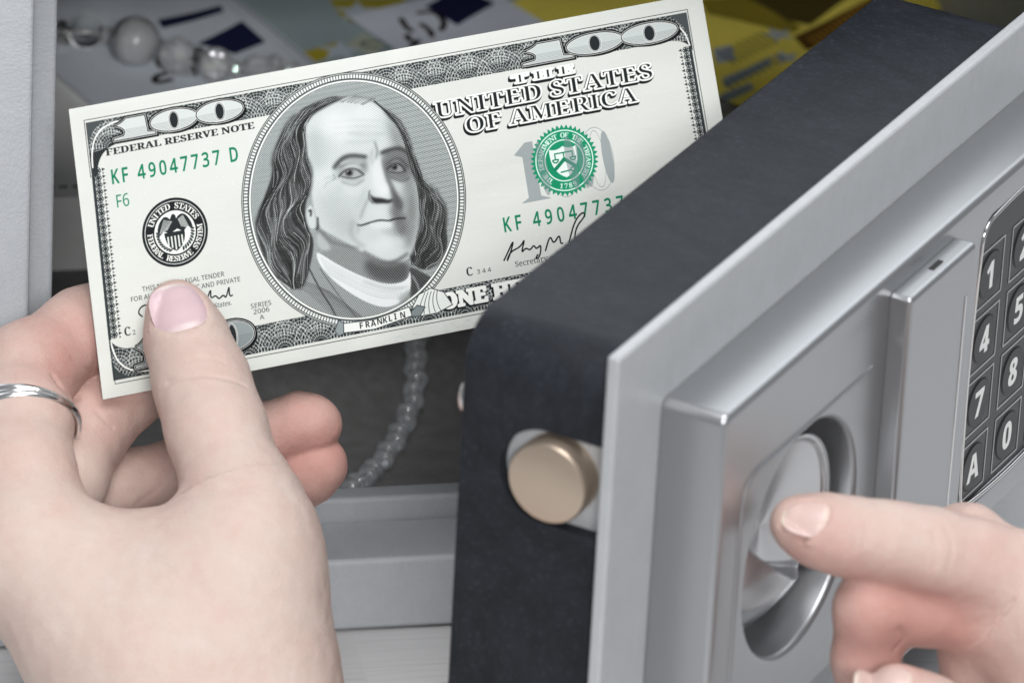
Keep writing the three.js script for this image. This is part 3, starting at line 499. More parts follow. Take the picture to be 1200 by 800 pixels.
{
  const front = canvasTex(inkNote()); front.flipY = true; front.wrapS = front.wrapT = THREE.ClampToEdgeWrapping;
  const paper = new THREE.MeshPhysicalMaterial({ map: front, roughness: 0.82, specularIntensity: 0.4, bumpMap: mottle, bumpScale: 0.0001 });
  const NU = 96, NV = 40, th = 0.13, pos = [], uv = [], idx = [];
  const P = (u, v) => {
    const [px, py] = HOM(u, v), bow = -2.2 * Math.sin(Math.PI * u) * (0.4 + 0.6 * v) + 0.9 * Math.sin(u * 7 + v * 3) + (v - 0.5) ** 2 * 4 + 0.35 * Math.exp(-(((u - 0.5) / 0.012) ** 2)) + 0.18 * noise3(u * 9, v * 4, 2);
    return at(px, py, 1510 + 58 * u + 8 * v + bow);
  };
  const side = (sgn) => { const base = pos.length / 3; for (let j = 0; j <= NV; j++) for (let i = 0; i <= NU; i++) { const u = i / NU, v = j / NV, p = P(u, v), n = P(Math.min(1, u + 0.01), v).sub(P(Math.max(0, u - 0.01), v)).cross(P(u, Math.max(0, v - 0.01)).sub(P(u, Math.min(1, v + 0.01)))).normalize(); p.addScaledVector(n, sgn * th / 2); pos.push(p.x, p.y, p.z); uv.push(sgn > 0 ? u : 0.985, sgn > 0 ? 1 - v : 0.985); }
    for (let j = 0; j < NV; j++) for (let i = 0; i < NU; i++) { const a = base + j * (NU + 1) + i, b = a + 1, c = a + NU + 1, d = c + 1; if (sgn > 0) idx.push(a, c, b, b, c, d); else idx.push(a, b, c, b, d, c); } return base; };
  const f = side(1), b = side(-1);
  const rim = []; for (let i = 0; i < NU; i++) rim.push(i); for (let j = 0; j < NV; j++) rim.push(j * (NU + 1) + NU); for (let i = NU; i > 0; i--) rim.push(NV * (NU + 1) + i); for (let j = NV; j > 0; j--) rim.push(j * (NU + 1));
  for (let k = 0; k < rim.length; k++) { const a = rim[k], c = rim[(k + 1) % rim.length]; idx.push(f + a, f + c, b + a, f + c, b + c, b + a); }
  const g = new THREE.BufferGeometry(); g.setAttribute('position', new THREE.Float32BufferAttribute(pos, 3)); g.setAttribute('uv', new THREE.Float32BufferAttribute(uv, 2)); g.setIndex(idx); g.computeVertexNormals();
  tag(obj('banknote', g, paper), 'white hundred banknote with an oval portrait and green seal, held up between thumb and fingers', 'banknote');
}
// ---------------------------------------------------------------- hands: one smooth field each, meshed with surface nets
const smin = (a, b, k) => { const h = Math.max(k - Math.abs(a - b), 0) / k; return Math.min(a, b) - h * h * k * 0.25; };
function makeField(spec) {
  const prep = (s) => { const a = at(...s[0]), b = at(...s[1]), d = b.clone().sub(a), c = a.clone().add(b).multiplyScalar(0.5); return { ax: a.x, ay: a.y, az: a.z, dx: d.x, dy: d.y, dz: d.z, il: 1 / Math.max(1e-6, d.lengthSq()), ra: s[2], rb: s[3], k: s[4] ?? 8, cx: c.x, cy: c.y, cz: c.z, reach: d.length() / 2 + Math.max(s[2], s[3]) }; };
  const body = spec.body.map(prep);
  const fingers = spec.fingers.map((f) => ({ k0: f.k0 ?? 7, k1: f.k1 ?? 1.1, u0: f.u0 ?? 0.45, u1: f.u1 ?? 1.05, kin: f.kin ?? 5, segs: f.joints.slice(1).map((j, i) => prep([f.joints[i].slice(0, 3), j.slice(0, 3), f.joints[i][3], j[3]])) }));
  const creases = (spec.creases ?? []).map((c) => ({ pts: c.pts.map((p) => at(...p)), depth: c.depth, w: c.w }));
  const nails = spec.nails ?? [];
  const drop = (p) => { const d = p.clone().sub(CAM).normalize(); p.addScaledVector(d, -25); for (let i = 0; i < 60; i++) { const q = smooth(p.x, p.y, p.z); if (q < 0.02) break; p.addScaledVector(d, Math.min(q, 2)); } };
  const cap = (s, x, y, z) => { const px = x - s.ax, py = y - s.ay, pz = z - s.az, t = clamp((px * s.dx + py * s.dy + pz * s.dz) * s.il, 0, 1), qx = px - s.dx * t, qy = py - s.dy * t, qz = pz - s.dz * t; lastT = t; return Math.sqrt(qx * qx + qy * qy + qz * qz) - mix(s.ra, s.rb, t); };
  let lastT = 0;
  const smooth = (x, y, z) => {
    let d = 1e3;
    for (const s of body) d = smin(d, cap(s, x, y, z), s.k);
    for (const f of fingers) {
      let df = 1e3, best = 1e3, u = 0;
      for (let i = 0; i < f.segs.length; i++) { const c = cap(f.segs[i], x, y, z); if (c < best) { best = c; u = i + lastT; } df = smin(df, c, f.kin); }
      d = smin(d, df, mix(f.k0, f.k1, sstep(f.u0, f.u1, u)));
    }
    return d;
  };
  for (const c of creases) { const long = new THREE.CatmullRomCurve3(c.pts).getPoints(c.pts.length * 4); long.forEach(drop); c.pts = long; }
  const full = (x, y, z) => {
    let d = smooth(x, y, z);
    if (d > 4 || d < -4) return d;
    for (const c of creases) {
      let m = 1e9;
      for (let i = 0; i + 1 < c.pts.length; i++) {
        const a = c.pts[i], b = c.pts[i + 1], vx = b.x - a.x, vy = b.y - a.y, vz = b.z - a.z, wx = x - a.x, wy = y - a.y, wz = z - a.z, t = clamp((wx * vx + wy * vy + wz * vz) / (vx * vx + vy * vy + vz * vz), 0, 1);
        m = Math.min(m, Math.hypot(wx - vx * t, wy - vy * t, wz - vz * t));
      }
      if (m < c.w * 4) d += c.depth * Math.exp(-(m * m) / (c.w * c.w));
    }
    for (const n of nails) {
      const wx = x - n.c.x, wy = y - n.c.y, wz = z - n.c.z, s = (wx * n.u.x + wy * n.u.y + wz * n.u.z) / n.l, t = (wx * n.v.x + wy * n.v.y + wz * n.v.z) / n.w, h = wx * n.n.x + wy * n.n.y + wz * n.n.z;
      if (Math.abs(h) > 5 || Math.abs(s) > 1.7 || Math.abs(t) > 1.7) continue;
      const r = Math.pow(Math.abs(s) ** 2.6 + Math.abs(t) ** 2.6, 1 / 2.6);
      d += 0.5 * sstep(1.0, 0.9, r) + (s < 0.5 ? -0.2 * Math.exp(-(((r - 1.16) * n.w) ** 2) / 0.9) : 0);
    }
    d += 0.10 * noise3(x * 0.16, y * 0.16, z * 0.16) + 0.035 * noise3(x * 0.8, y * 0.8, z * 0.8);
    return d;
  };
  return { smooth, full };
}
function surfaceNet(F, lo, hi, cell) {
  const nx = Math.ceil((hi.x - lo.x) / cell) + 2, ny = Math.ceil((hi.y - lo.y) / cell) + 2, nz = Math.ceil((hi.z - lo.z) / cell) + 2;
  const f = new Float32Array(nx * ny * nz).fill(9), B = 6, id = (i, j, k) => (k * ny + j) * nx + i;
  for (let k = 0; k < nz; k += B) for (let j = 0; j < ny; j += B) for (let i = 0; i < nx; i += B) {
    const c = F.smooth(lo.x + (i + B / 2) * cell, lo.y + (j + B / 2) * cell, lo.z + (k + B / 2) * cell), near = Math.abs(c) < B * cell * 0.9 + 1.6;
    for (let kk = k; kk < Math.min(nz, k + B); kk++) for (let jj = j; jj < Math.min(ny, j + B); jj++) for (let ii = i; ii < Math.min(nx, i + B); ii++) f[id(ii, jj, kk)] = near ? F.full(lo.x + ii * cell, lo.y + jj * cell, lo.z + kk * cell) : c;
  }
  const vid = new Int32Array(nx * ny * nz).fill(-1), pos = [], idx = [];
  const E = [[0, 1], [0, 2], [0, 4], [1, 3], [1, 5], [2, 3], [2, 6], [3, 7], [4, 5], [4, 6], [5, 7], [6, 7]], g = new Float32Array(8);
  for (let k = 0; k < nz - 1; k++) for (let j = 0; j < ny - 1; j++) for (let i = 0; i < nx - 1; i++) {
    let m = 0;
    for (let c = 0; c < 8; c++) { g[c] = f[id(i + (c & 1), j + ((c >> 1) & 1), k + (c >> 2))]; if (g[c] < 0) m |= 1 << c; }
    if (m === 0 || m === 255) continue;
    let x = 0, y = 0, z = 0, n = 0;
    for (const [a, b] of E) { if ((g[a] < 0) === (g[b] < 0)) continue; const t = g[a] / (g[a] - g[b]); x += mix(a & 1, b & 1, t); y += mix((a >> 1) & 1, (b >> 1) & 1, t); z += mix(a >> 2, b >> 2, t); n++; }
    vid[id(i, j, k)] = pos.length / 3;
    pos.push(lo.x + (i + x / n) * cell, lo.y + (j + y / n) * cell, lo.z + (k + z / n) * cell);
  }
  for (let k = 1; k < nz - 1; k++) for (let j = 1; j < ny - 1; j++) for (let i = 1; i < nx - 1; i++) {
    const a = f[id(i, j, k)] < 0;
    const quad = (p, q, r, s, flip) => { if (p < 0 || q < 0 || r < 0 || s < 0) return; if (flip) idx.push(p, q, r, p, r, s); else idx.push(p, r, q, p, s, r); };
    if (a !== f[id(i + 1, j, k)] < 0) quad(vid[id(i, j - 1, k - 1)], vid[id(i, j, k - 1)], vid[id(i, j, k)], vid[id(i, j - 1, k)], a);
    if (a !== f[id(i, j + 1, k)] < 0) quad(vid[id(i - 1, j, k - 1)], vid[id(i - 1, j, k)], vid[id(i, j, k)], vid[id(i, j, k - 1)], a);
    if (a !== f[id(i, j, k + 1)] < 0) quad(vid[id(i - 1, j - 1, k)], vid[id(i, j - 1, k)], vid[id(i, j, k)], vid[id(i - 1, j, k)], a);
  }
  return { pos, idx };
}
const skinPores = dataTex(512, (u, v) => 0.5 + 0.26 * tile(u, v, 46) + 0.24 * tile(u, v, 110, 6));
M.skin = new THREE.MeshPhysicalMaterial({ vertexColors: true, roughness: 0.5, specularIntensity: 0.55, bumpMap: skinPores, bumpScale: 0.00011, sheen: 0.25, sheenColor: lin(0.9, 0.55, 0.45), sheenRoughness: 0.5 });
function makeHand(spec, label, category) {
  const nails = (spec.nailSpecs ?? []).map((s) => {
    const c = at(...s.c), u = at(...s.tip).sub(at(...s.root)).normalize(), n = s.n.clone().addScaledVector(u, -s.n.dot(u)).normalize();
    return { c, u, n, v: n.clone().cross(u), l: s.l / 2, w: s.w / 2 };
  });
  const F0 = makeField(spec);
  for (const n of nails) { for (let i = 0; i < 60; i++) { const d = F0.smooth(n.c.x, n.c.y, n.c.z); n.c.addScaledVector(n.n, -d * 0.8); } }   // drop each nail's centre on the skin
  const F = makeField({ ...spec, nails });
  const lo = V(1e9, 1e9, 1e9), hi = V(-1e9, -1e9, -1e9), grow = (s, r) => { const p = at(...s); lo.min(p.clone().addScalar(-r - 5)); hi.max(p.addScalar(r + 5)); };
  for (const s of spec.body) { grow(s[0], s[2]); grow(s[1], s[3]); }
  for (const f of spec.fingers) for (const j of f.joints) grow(j.slice(0, 3), j[3]);
  const { pos, idx } = surfaceNet(F, lo, hi, spec.cell ?? 0.7), n = pos.length / 3, nor = new Float32Array(n * 3), col = new Float32Array(n * 3), uv = new Float32Array(n * 2), e = 0.35;
  const red = (spec.red ?? []).map(([px, py, d, r, a]) => ({ p: at(px, py, d), r, a }));
  for (let i = 0; i < n; i++) {
    const x = pos[3 * i], y = pos[3 * i + 1], z = pos[3 * i + 2];
    let gx = F.full(x + e, y, z) - F.full(x - e, y, z), gy = F.full(x, y + e, z) - F.full(x, y - e, z), gz = F.full(x, y, z + e) - F.full(x, y, z - e);
    const l = Math.hypot(gx, gy, gz) || 1; nor[3 * i] = gx / l; nor[3 * i + 1] = gy / l; nor[3 * i + 2] = gz / l;
    let r = 0.08 + 0.10 * noise3(x * 0.07, y * 0.07, z * 0.07) + 0.06 * noise3(x * 0.25 + 5, y * 0.25, z * 0.25) + 0.07 * noise3(x * 1.1, y * 1.1, z * 1.1 + 3);
    for (const s of red) { const q = Math.hypot(x - s.p.x, y - s.p.y, z - s.p.z) / s.r; if (q < 2.2) r += s.a * Math.exp(-q * q); }
    r = clamp(r, -0.15, 1);
    col[3 * i] = mix(0.58, 0.49, r); col[3 * i + 1] = mix(0.465, 0.262, r); col[3 * i + 2] = mix(0.41, 0.225, r);
    uv[2 * i] = (x + 0.35 * z) / 26; uv[2 * i + 1] = (y - 0.3 * z) / 26;
  }
  const g = new THREE.BufferGeometry();
  g.setAttribute('position', new THREE.Float32BufferAttribute(pos, 3)); g.setAttribute('normal', new THREE.BufferAttribute(nor, 3)); g.setAttribute('color', new THREE.BufferAttribute(col, 3)); g.setAttribute('uv', new THREE.BufferAttribute(uv, 2)); g.setIndex(idx);
  const hand = tag(obj('hand', g, M.skin), label, category, 'hands of the person at the safe');
  for (const q of nails) {
    const NS = 22, NT = 18, P = [], C = [], I = [];
    for (let j = 0; j <= NS; j++) for (let i = 0; i <= NT; i++) {
      let s = (j / NS) * 2 - 1, t = (i / NT) * 2 - 1;
      const rr = Math.max(Math.abs(s), Math.abs(t)), nr = Math.pow(Math.abs(s) ** 2.6 + Math.abs(t) ** 2.6, 1 / 2.6) || 1; s *= rr / nr; t *= rr / nr;      // rounded plate
      const p = q.c.clone().addScaledVector(q.u, s * q.l * 0.99).addScaledVector(q.v, t * q.w * 0.99).addScaledVector(q.n, 5);
      let went = 0; for (let k = 0; k < 60 && went < 7.6; k++) { const d = F0.smooth(p.x, p.y, p.z); if (d < 0.02) break; const st = Math.min(d, 1, 7.6 - went + 1e-4); went += st; p.addScaledVector(q.n, -st); }
      p.addScaledVector(q.n, mix(0.05, -0.36, sstep(0.8, 1, rr)) + 0.1 * (s > 0 ? s : 0));
      P.push(p.x, p.y, p.z);
      const free = sstep(0.80, 0.9, s - 0.12 * t * t), moon = sstep(-0.62, -0.78, s + 0.25 * t * t);
      const T = spec.nailTint ?? [0, 0]; C.push(mix(mix(0.58, 0.63, moon), 0.66, free), mix(mix(0.425, 0.50, moon), 0.56, free) + T[0], mix(mix(0.45, 0.50, moon), 0.54, free) + T[1]);
    }
    for (let j = 0; j < NS; j++) for (let i = 0; i < NT; i++) { const a = j * (NT + 1) + i, b = a + 1, c = a + NT + 1; I.push(a, b, c, b, c + 1, c); }
    const ng = new THREE.BufferGeometry(); ng.setAttribute('position', new THREE.Float32BufferAttribute(P, 3)); ng.setAttribute('color', new THREE.Float32BufferAttribute(C, 3)); ng.setIndex(I); ng.computeVertexNormals();
    const nm = obj('nail', ng, M.nailv, hand); void nm;
  }
  return F0;
}
M.nailv = new THREE.MeshPhysicalMaterial({ vertexColors: true, roughness: 0.42, clearcoat: 0.12, clearcoatRoughness: 0.2, side: THREE.DoubleSide });
const TOEYE = CAM.clone().sub(at(300, 500, 1500)).normalize();
const RIGHT = V(1, 0, 0).applyQuaternion(ROT), UPW = V(0, 1, 0).applyQuaternion(ROT);
const dirOf = (r, u, e) => RIGHT.clone().multiplyScalar(r).addScaledVector(UPW, u).addScaledVector(TOEYE, e).normalize();
// joints: photo pixel x, y, depth from the eye in mm, radius in mm
const leftSkin = makeHand({
  cell: 0.7,
  body: [
    [[255, 985, 1478], [345, 1260, 1446], 26, 29, 12],                    // forearm
    [[235, 985, 1478], [190, 800, 1482], 27, 23, 10],                     // wrist
    [[290, 960, 1478], [300, 830, 1480], 22, 18, 10],
    [[285, 850, 1480], [292, 640, 1484], 19, 14.5, 10],                   // thumb metacarpal
    [[185, 850, 1484], [45, 640, 1488], 18, 13, 10],                      // index metacarpal
    [[175, 840, 1500], [10, 632, 1506], 16, 12.5, 10],                   // middle
    [[180, 850, 1514], [12, 645, 1522], 15, 11.5, 10],                   // ring
    [[192, 862, 1526], [40, 668, 1537], 14, 10.5, 10],                     // little
    [[60, 665, 1489], [270, 668, 1487], 12, 13.5, 10],                    // web between thumb and index
    [[110, 730, 1484], [270, 740, 1482], 16, 18, 12],
    [[200, 790, 1481], [250, 700, 1482], 20, 16, 12],
  ],
  fingers: [
    { joints: [[288, 650, 1485, 14], [282, 590, 1488, 12.0], [252, 500, 1496, 10.3], [236, 448, 1503, 9.9], [217, 395, 1508.5, 8.4], [207, 362, 1510.5, 6.6]], k0: 9, u0: 0.6, u1: 1.8, kin: 5 },       // thumb
    { joints: [[18, 655, 1490, 13], [24, 560, 1498, 11.6], [26, 490, 1509, 10.6], [32, 434, 1520, 10.3], [96, 387, 1530, 9.0], [150, 362, 1534, 8.0], [190, 350, 1536, 6.6]], k0: 8, u0: 1.2, u1: 2.6, kin: 4 },   // index, behind the note
    { joints: [[0, 660, 1508, 12], [70, 560, 1519, 10], [104, 498, 1530, 9.2], [150, 455, 1535, 8.4], [200, 425, 1538, 7.8], [235, 410, 1538, 6.6]], k0: 7, u0: 0.3, u1: 1.2, kin: 4 },   // middle
    { joints: [[30, 670, 1524, 10.5], [120, 576, 1537, 9.2], [210, 561, 1545, 8.4], [300, 517, 1548, 7.8], [352, 499, 1546, 6.9], [368, 497, 1545, 6.2]], k0: 7, u0: 0.3, u1: 1.2, kin: 4 },    // ring
    { joints: [[55, 690, 1538, 10], [150, 640, 1548, 8.8], [250, 605, 1552, 8.0], [320, 577, 1551, 7.4], [362, 551, 1548, 6.8], [374, 543, 1547, 6.1]], k0: 7, u0: 0.3, u1: 1.2, kin: 4 },    // little
  ],
  creases: [
    { pts: [[196, 448, 1493], [232, 440, 1492], [268, 444, 1494], [288, 452, 1499]], depth: 0.5, w: 0.55 },
    { pts: [[205, 425, 1498], [240, 419, 1497], [262, 424, 1499]], depth: 0.18, w: 0.5 },
    { pts: [[62, 440, 1513], [74, 456, 1515], [88, 467, 1519]], depth: 0.55, w: 0.9 }, { pts: [[84, 420, 1519], [98, 432, 1521], [108, 436, 1524]], depth: 0.2, w: 0.5 },
    { pts: [[112, 480, 1520], [124, 494, 1520], [132, 500, 1522]], depth: 0.3, w: 0.7 }, { pts: [[160, 590, 1537], [178, 578, 1537], [190, 566, 1537]], depth: 0.18, w: 0.7 },
  ],
  nailSpecs: [{ c: [212, 354, 1500], root: [236, 448, 1503], tip: [207, 352, 1510], n: dirOf(0.2, 0.28, 0.93), l: 13.2, w: 12.4 }, { c: [374, 522, 1545], root: [320, 577, 1551], tip: [374, 543, 1547], n: dirOf(-0.35, 0.8, -0.5), l: 9, w: 8 }],
  red: [[207, 362, 1508, 9, 0.35], [240, 446, 1495, 8, 0.25], [372, 497, 1545, 10, 0.6], [378, 545, 1547, 10, 0.6], [335, 510, 1547, 12, 0.5], [345, 565, 1549, 12, 0.45], [105, 385, 1522, 14, 0.5], [50, 400, 1512, 13, 0.3], [70, 445, 1508, 9, 0.45], [130, 480, 1525, 14, 0.4], [185, 560, 1540, 14, 0.35], [20, 560, 1492, 14, 0.2], [240, 580, 1480, 12, 0.12]],
}, 'left hand with a silver ring pinching the banknote under its thumb', 'hand');
makeHand({
  cell: 0.7, nailTint: [-0.005, -0.07],
  body: [
    [[1340, 910, 1450], [1470, 1130, 1430], 25, 27, 12],                   // wrist
    [[1250, 770, 1445], [1330, 900, 1450], 17, 24, 10],
    [[1225, 715, 1440], [1290, 800, 1446], 13, 18, 10],
    [[1240, 730, 1462], [1320, 850, 1468], 13, 18, 10],
  ],
  fingers: [
    { joints: [[1240, 722, 1440, 12], [1185, 682, 1438, 10.6], [1136, 660, 1434, 9.2], [1088, 646, 1430, 8.6], [1040, 635, 1427, 8.0], [990, 628, 1425, 7.6], [955, 620, 1424.5, 6.8], [932, 612, 1424.5, 5.2]], k0: 8, u0: 0.5, u1: 1.6, kin: 4 },
    { joints: [[1260, 740, 1458, 11], [1190, 670, 1462, 8], [1136, 627, 1462, 6.2], [1122, 622, 1464, 5.4]], k0: 8, k1: 3, u0: 0.8, u1: 2.4, kin: 4 },
    { joints: [[1240, 760, 1446, 11], [1150, 724, 1440, 8.4], [1085, 712, 1436, 7.4], [1021, 713, 1431, 7.3], [1015, 770, 1437, 6.6], [1018, 835, 1444, 6.4]], k0: 7, k1: 3, u0: 0.4, u1: 2.2, kin: 4 },
    { joints: [[1250, 780, 1452, 11], [1175, 735, 1448, 8.2], [1146, 756, 1446, 7.6], [1138, 850, 1452, 7.2]], k0: 6, k1: 3, u0: 0.3, u1: 2.0, kin: 4 },
    { joints: [[1290, 900, 1440, 13], [1160, 880, 1424, 9.4], [1082, 838, 1418, 8.2], [1053, 817, 1416, 7.0]], k0: 8, u0: 0.4, u1: 1.2, kin: 4 },
  ],
  creases: [{ pts: [[996, 598, 1419], [1003, 620, 1416], [1003, 645, 1417]], depth: 0.28, w: 0.5 }, { pts: [[1010, 600, 1419], [1016, 622, 1416], [1013, 640, 1417]], depth: 0.16, w: 0.45 }, { pts: [[1108, 615, 1424], [1116, 640, 1421], [1112, 668, 1424]], depth: 0.22, w: 0.55 }, { pts: [[1094, 622, 1421], [1100, 640, 1419], [1098, 662, 1422]], depth: 0.2, w: 0.7 }, { pts: [[1054, 738, 1430], [1060, 748, 1432], [1050, 760, 1434]], depth: 0.6, w: 0.7 }],
  nailSpecs: [{ c: [946, 603, 1418], root: [990, 628, 1425], tip: [932, 612, 1424.5], n: dirOf(-0.05, 0.82, 0.57), l: 9.6, w: 7.2 }, { c: [1040, 795, 1410], root: [1110, 850, 1420], tip: [1053, 817, 1416], n: dirOf(-0.25, 0.75, 0.6), l: 10.5, w: 10 }],
  red: [[945, 630, 1422, 10, 0.6], [1000, 650, 1420, 9, 0.25], [1165, 630, 1432, 12, 0.35], [1030, 715, 1428, 14, 0.6], [1015, 785, 1432, 14, 0.55], [1145, 765, 1442, 16, 0.55], [1090, 720, 1430, 12, 0.4], [1130, 615, 1456, 8, 0.3], [1060, 810, 1412, 10, 0.4], [1090, 725, 1432, 10, 0.2]],
}, 'right hand turning the knob on the control panel with one finger', 'hand');
// ---------------------------------------------------------------- ring on the index finger
{
  const c = at(25, 499, 1510), axis = at(26, 470, 1513).sub(at(24, 550, 1502)).normalize();
  const ux = RIGHT.clone().addScaledVector(axis, -RIGHT.dot(axis)).normalize(), uz = ux.clone().cross(axis).normalize();      // uz points to the eye side
  if (uz.dot(TOEYE) < 0) uz.negate();
  const strand = (off, w, t, R) => {
    const pos = [], idx = [], N = 120, K = 10, reach = [];
    for (let i = 0; i <= N; i++) { const a = (i / N) * Math.PI * 2, rad = ux.clone().multiplyScalar(Math.cos(a)).addScaledVector(uz, Math.sin(a)); let r = 9.5; for (; r < 12.4; r += 0.1) { const p = c.clone().addScaledVector(rad, r); if (leftSkin.smooth(p.x, p.y, p.z) > 0) break; } reach.push(r); }
    const soft = reach.map((_, i) => { let m = 0; for (let q = -6; q <= 6; q++) m += reach[(i + q + N) % N]; return m / 13; });
    for (let i = 0; i <= N; i++) {
      const a = (i / N) * Math.PI * 2, lift = off * (0.5 - 0.5 * Math.cos(a - 0.15)) * (Math.sin(a) > -0.2 ? 1 : 0.6);
      const rad = ux.clone().multiplyScalar(Math.cos(a)).addScaledVector(uz, Math.sin(a));
      for (let k = 0; k < K; k++) { const b = (k / K) * Math.PI * 2, p = c.clone().addScaledVector(rad, soft[i % N] + R - 11 + t * Math.cos(b)).addScaledVector(axis, lift + w * Math.sin(b)); pos.push(p.x, p.y, p.z); }
    }
    for (let i = 0; i < N; i++) for (let k = 0; k < K; k++) { const p = i * K + k, q = i * K + (k + 1) % K, r = p + K, s = q + K; idx.push(p, q, r, q, s, r); }
    const g = new THREE.BufferGeometry(); g.setAttribute('position', new THREE.Float32BufferAttribute(pos, 3)); g.setIndex(idx); g.computeVertexNormals(); return g;
  };
  const silver = new THREE.MeshPhysicalMaterial({ color: lin(0.80, 0.79, 0.78), metalness: 1, roughness: 0.16 });
  const ring = thing('ring', 'silver ring of parting bands on the index finger of the left hand', 'ring');
  obj('band', strand(2.3, 0.95, 0.8, 11.7), silver, ring); obj('band', strand(-2.1, 1.0, 0.8, 11.65), silver, ring); obj('band', strand(0.1, 0.8, 0.7, 11.6), silver, ring);
}
// ---------------------------------------------------------------- paper money inside
function flatNote(spec) {
  // o: corner (x, z), a: direction of the long side in degrees (x towards z), w / h: sides in mm; local (s, t) runs along and across
  const { o, a, w, h, y } = spec, ca = Math.cos(a * Math.PI / 180), sa = Math.sin(a * Math.PI / 180), ex = [ca, sa], ey = [-sa, ca];
  const K = spec.k ?? 6, c = canvas(Math.round(w * K), Math.round(h * K)), x = c.getContext('2d');
  const loc = (px, py) => { const p = onHeight(px, py, y), dx = p.x - o[0], dz = p.z - o[1]; return [(dx * ex[0] + dz * ex[1]) * K, (dx * ey[0] + dz * ey[1]) * K]; };
  spec.draw(x, loc, w * K, h * K);
  const g = new THREE.PlaneGeometry(1, 1, 30, 20), p = g.attributes.position, uv = g.attributes.uv;
  const top = [], n = p.count;
  for (let i = 0; i < n; i++) {
    const s = p.getX(i) + 0.5, t = 0.5 - p.getY(i), e = Math.max(Math.abs(s - 0.5), Math.abs(t - 0.5)) * 2;
    const X = o[0] + ex[0] * s * w + ey[0] * t * h, Z = o[1] + ex[1] * s * w + ey[1] * t * h;
    top.push([X, y + 0.5 * (spec.wave ?? 1) * (noise3(X * 0.03, y, Z * 0.03) + 1) + (spec.curl ?? 0) * sstep(0.6, 1, e) * (s > 0.5 ? 1 : 0.3) + (spec.tilt ? spec.tilt(s, t) : 0), Z]);
    p.setXYZ(i, ...top[i]); uv.setXY(i, s, 1 - t);
  }
  g.computeVertexNormals();
  if (g.attributes.normal.getY(0) < 0) { const q = g.index.array; for (let i = 0; i < q.length; i += 3) { const b = q[i]; q[i] = q[i + 1]; q[i + 1] = b; } g.computeVertexNormals(); }
  const under = g.clone(); under.translate(0, -0.12, 0); const q = under.index.array; for (let i = 0; i < q.length; i += 3) { const b = q[i]; q[i] = q[i + 1]; q[i + 1] = b; } under.computeVertexNormals();
  const t = canvasTex(c); t.wrapS = t.wrapT = THREE.ClampToEdgeWrapping;
  return tag(obj('banknote', mergeGeometries([g, under]), new THREE.MeshPhysicalMaterial({ map: t, roughness: 0.8, specularIntensity: 0.4, side: THREE.DoubleSide })), spec.label, 'banknote', spec.group);
}
const star = (x, cx, cy, r, rot = 0) => { x.beginPath(); for (let i = 0; i < 10; i++) { const a = rot + i * Math.PI / 5 - Math.PI / 2, q = i % 2 ? r * 0.42 : r; x.lineTo(cx + q * Math.cos(a), cy + q * Math.sin(a)); } x.closePath(); x.fill(); };
const shape = (x, pts, fill) => { x.fillStyle = fill; x.beginPath(); pts.forEach((p, i) => (i ? x.lineTo(...p) : x.moveTo(...p))); x.closePath(); x.fill(); };
const fibres = (x, w, h, n, c) => { for (let i = 0; i < n; i++) { x.strokeStyle = c[i % c.length]; x.lineWidth = 0.8 + 1.2 * rnd(); const px = rnd() * w, py = rnd() * h, a = rnd() * 6.3, l = 6 + 20 * rnd(); x.globalAlpha = 0.12 + 0.2 * rnd(); x.beginPath(); x.moveTo(px, py); x.lineTo(px + l * Math.cos(a), py + l * Math.sin(a)); x.stroke(); } x.globalAlpha = 1; };
const inkStroke = (x, pts, w) => { x.strokeStyle = '#241d18'; x.lineWidth = w; x.lineCap = 'round'; x.lineJoin = 'round'; x.beginPath(); x.moveTo(...pts[0]); for (let i = 1; i < pts.length - 1; i++) x.quadraticCurveTo(pts[i][0], pts[i][1], (pts[i][0] + pts[i + 1][0]) / 2, (pts[i][1] + pts[i + 1][1]) / 2); x.lineTo(...pts[pts.length - 1]); x.stroke(); };
{
  // the parcel the left notes lie on
  const cv = canvas(512, 512), x = cv.getContext('2d'); x.fillStyle = '#efefee'; x.fillRect(0, 0, 512, 512); fibres(x, 512, 512, 700, ['#ffffff', '#b9bcc0']);
  const side = new THREE.MeshStandardMaterial({ map: canvasTex(cv), roughness: 0.8 });
  const cv2 = canvas(512, 512), x2 = cv2.getContext('2d'); x2.drawImage(cv, 0, 0); x2.fillStyle = '#2b2d31'; for (let k = 0; k < 22; k++) x2.fillRect(8 + k * 24, 488, 15, 4);
  const topm = new THREE.MeshStandardMaterial({ map: canvasTex(cv2), roughness: 0.8 });
  const g = new THREE.BoxGeometry(74, 20.6, 140); g.translate(-93 + 37, 20.1 + 10.3, -153.5 - 70);
  tag(obj('paper_box', g, [side, side, topm, side, side, side]), 'low pale paper box with a dashed line along its lid edge', 'box');
  // two plain bundles under the rest
  const bundle = (g2, label) => { const layers = dataTex(256, (u, v) => 0.72 + 0.16 * noise3(u * 3, v * 70, 1) + 0.1 * noise3(u * 9, v * 150, 4)); layers.colorSpace = THREE.SRGBColorSpace; return tag(obj('cash_bundle', g2, new THREE.MeshStandardMaterial({ map: layers, color: lin(0.45, 0.44, 0.38), roughness: 0.85 })), label, 'cash bundle'); };
  bundle(box(-17, 74, 20.2, 40.6, -318, -196, 0.8), 'stack of banknotes under the blue and grey notes with stars');
  const b2 = new RoundedBoxGeometry(92, 20, 70, 2, 0.8); b2.translate(46, 0, -35); b2.rotateY(35 * Math.PI / 180); b2.translate(97, 30.4, -189); planarUV(b2);
  bundle(b2, 'stack of banknotes under the yellow notes beside the open door');
}
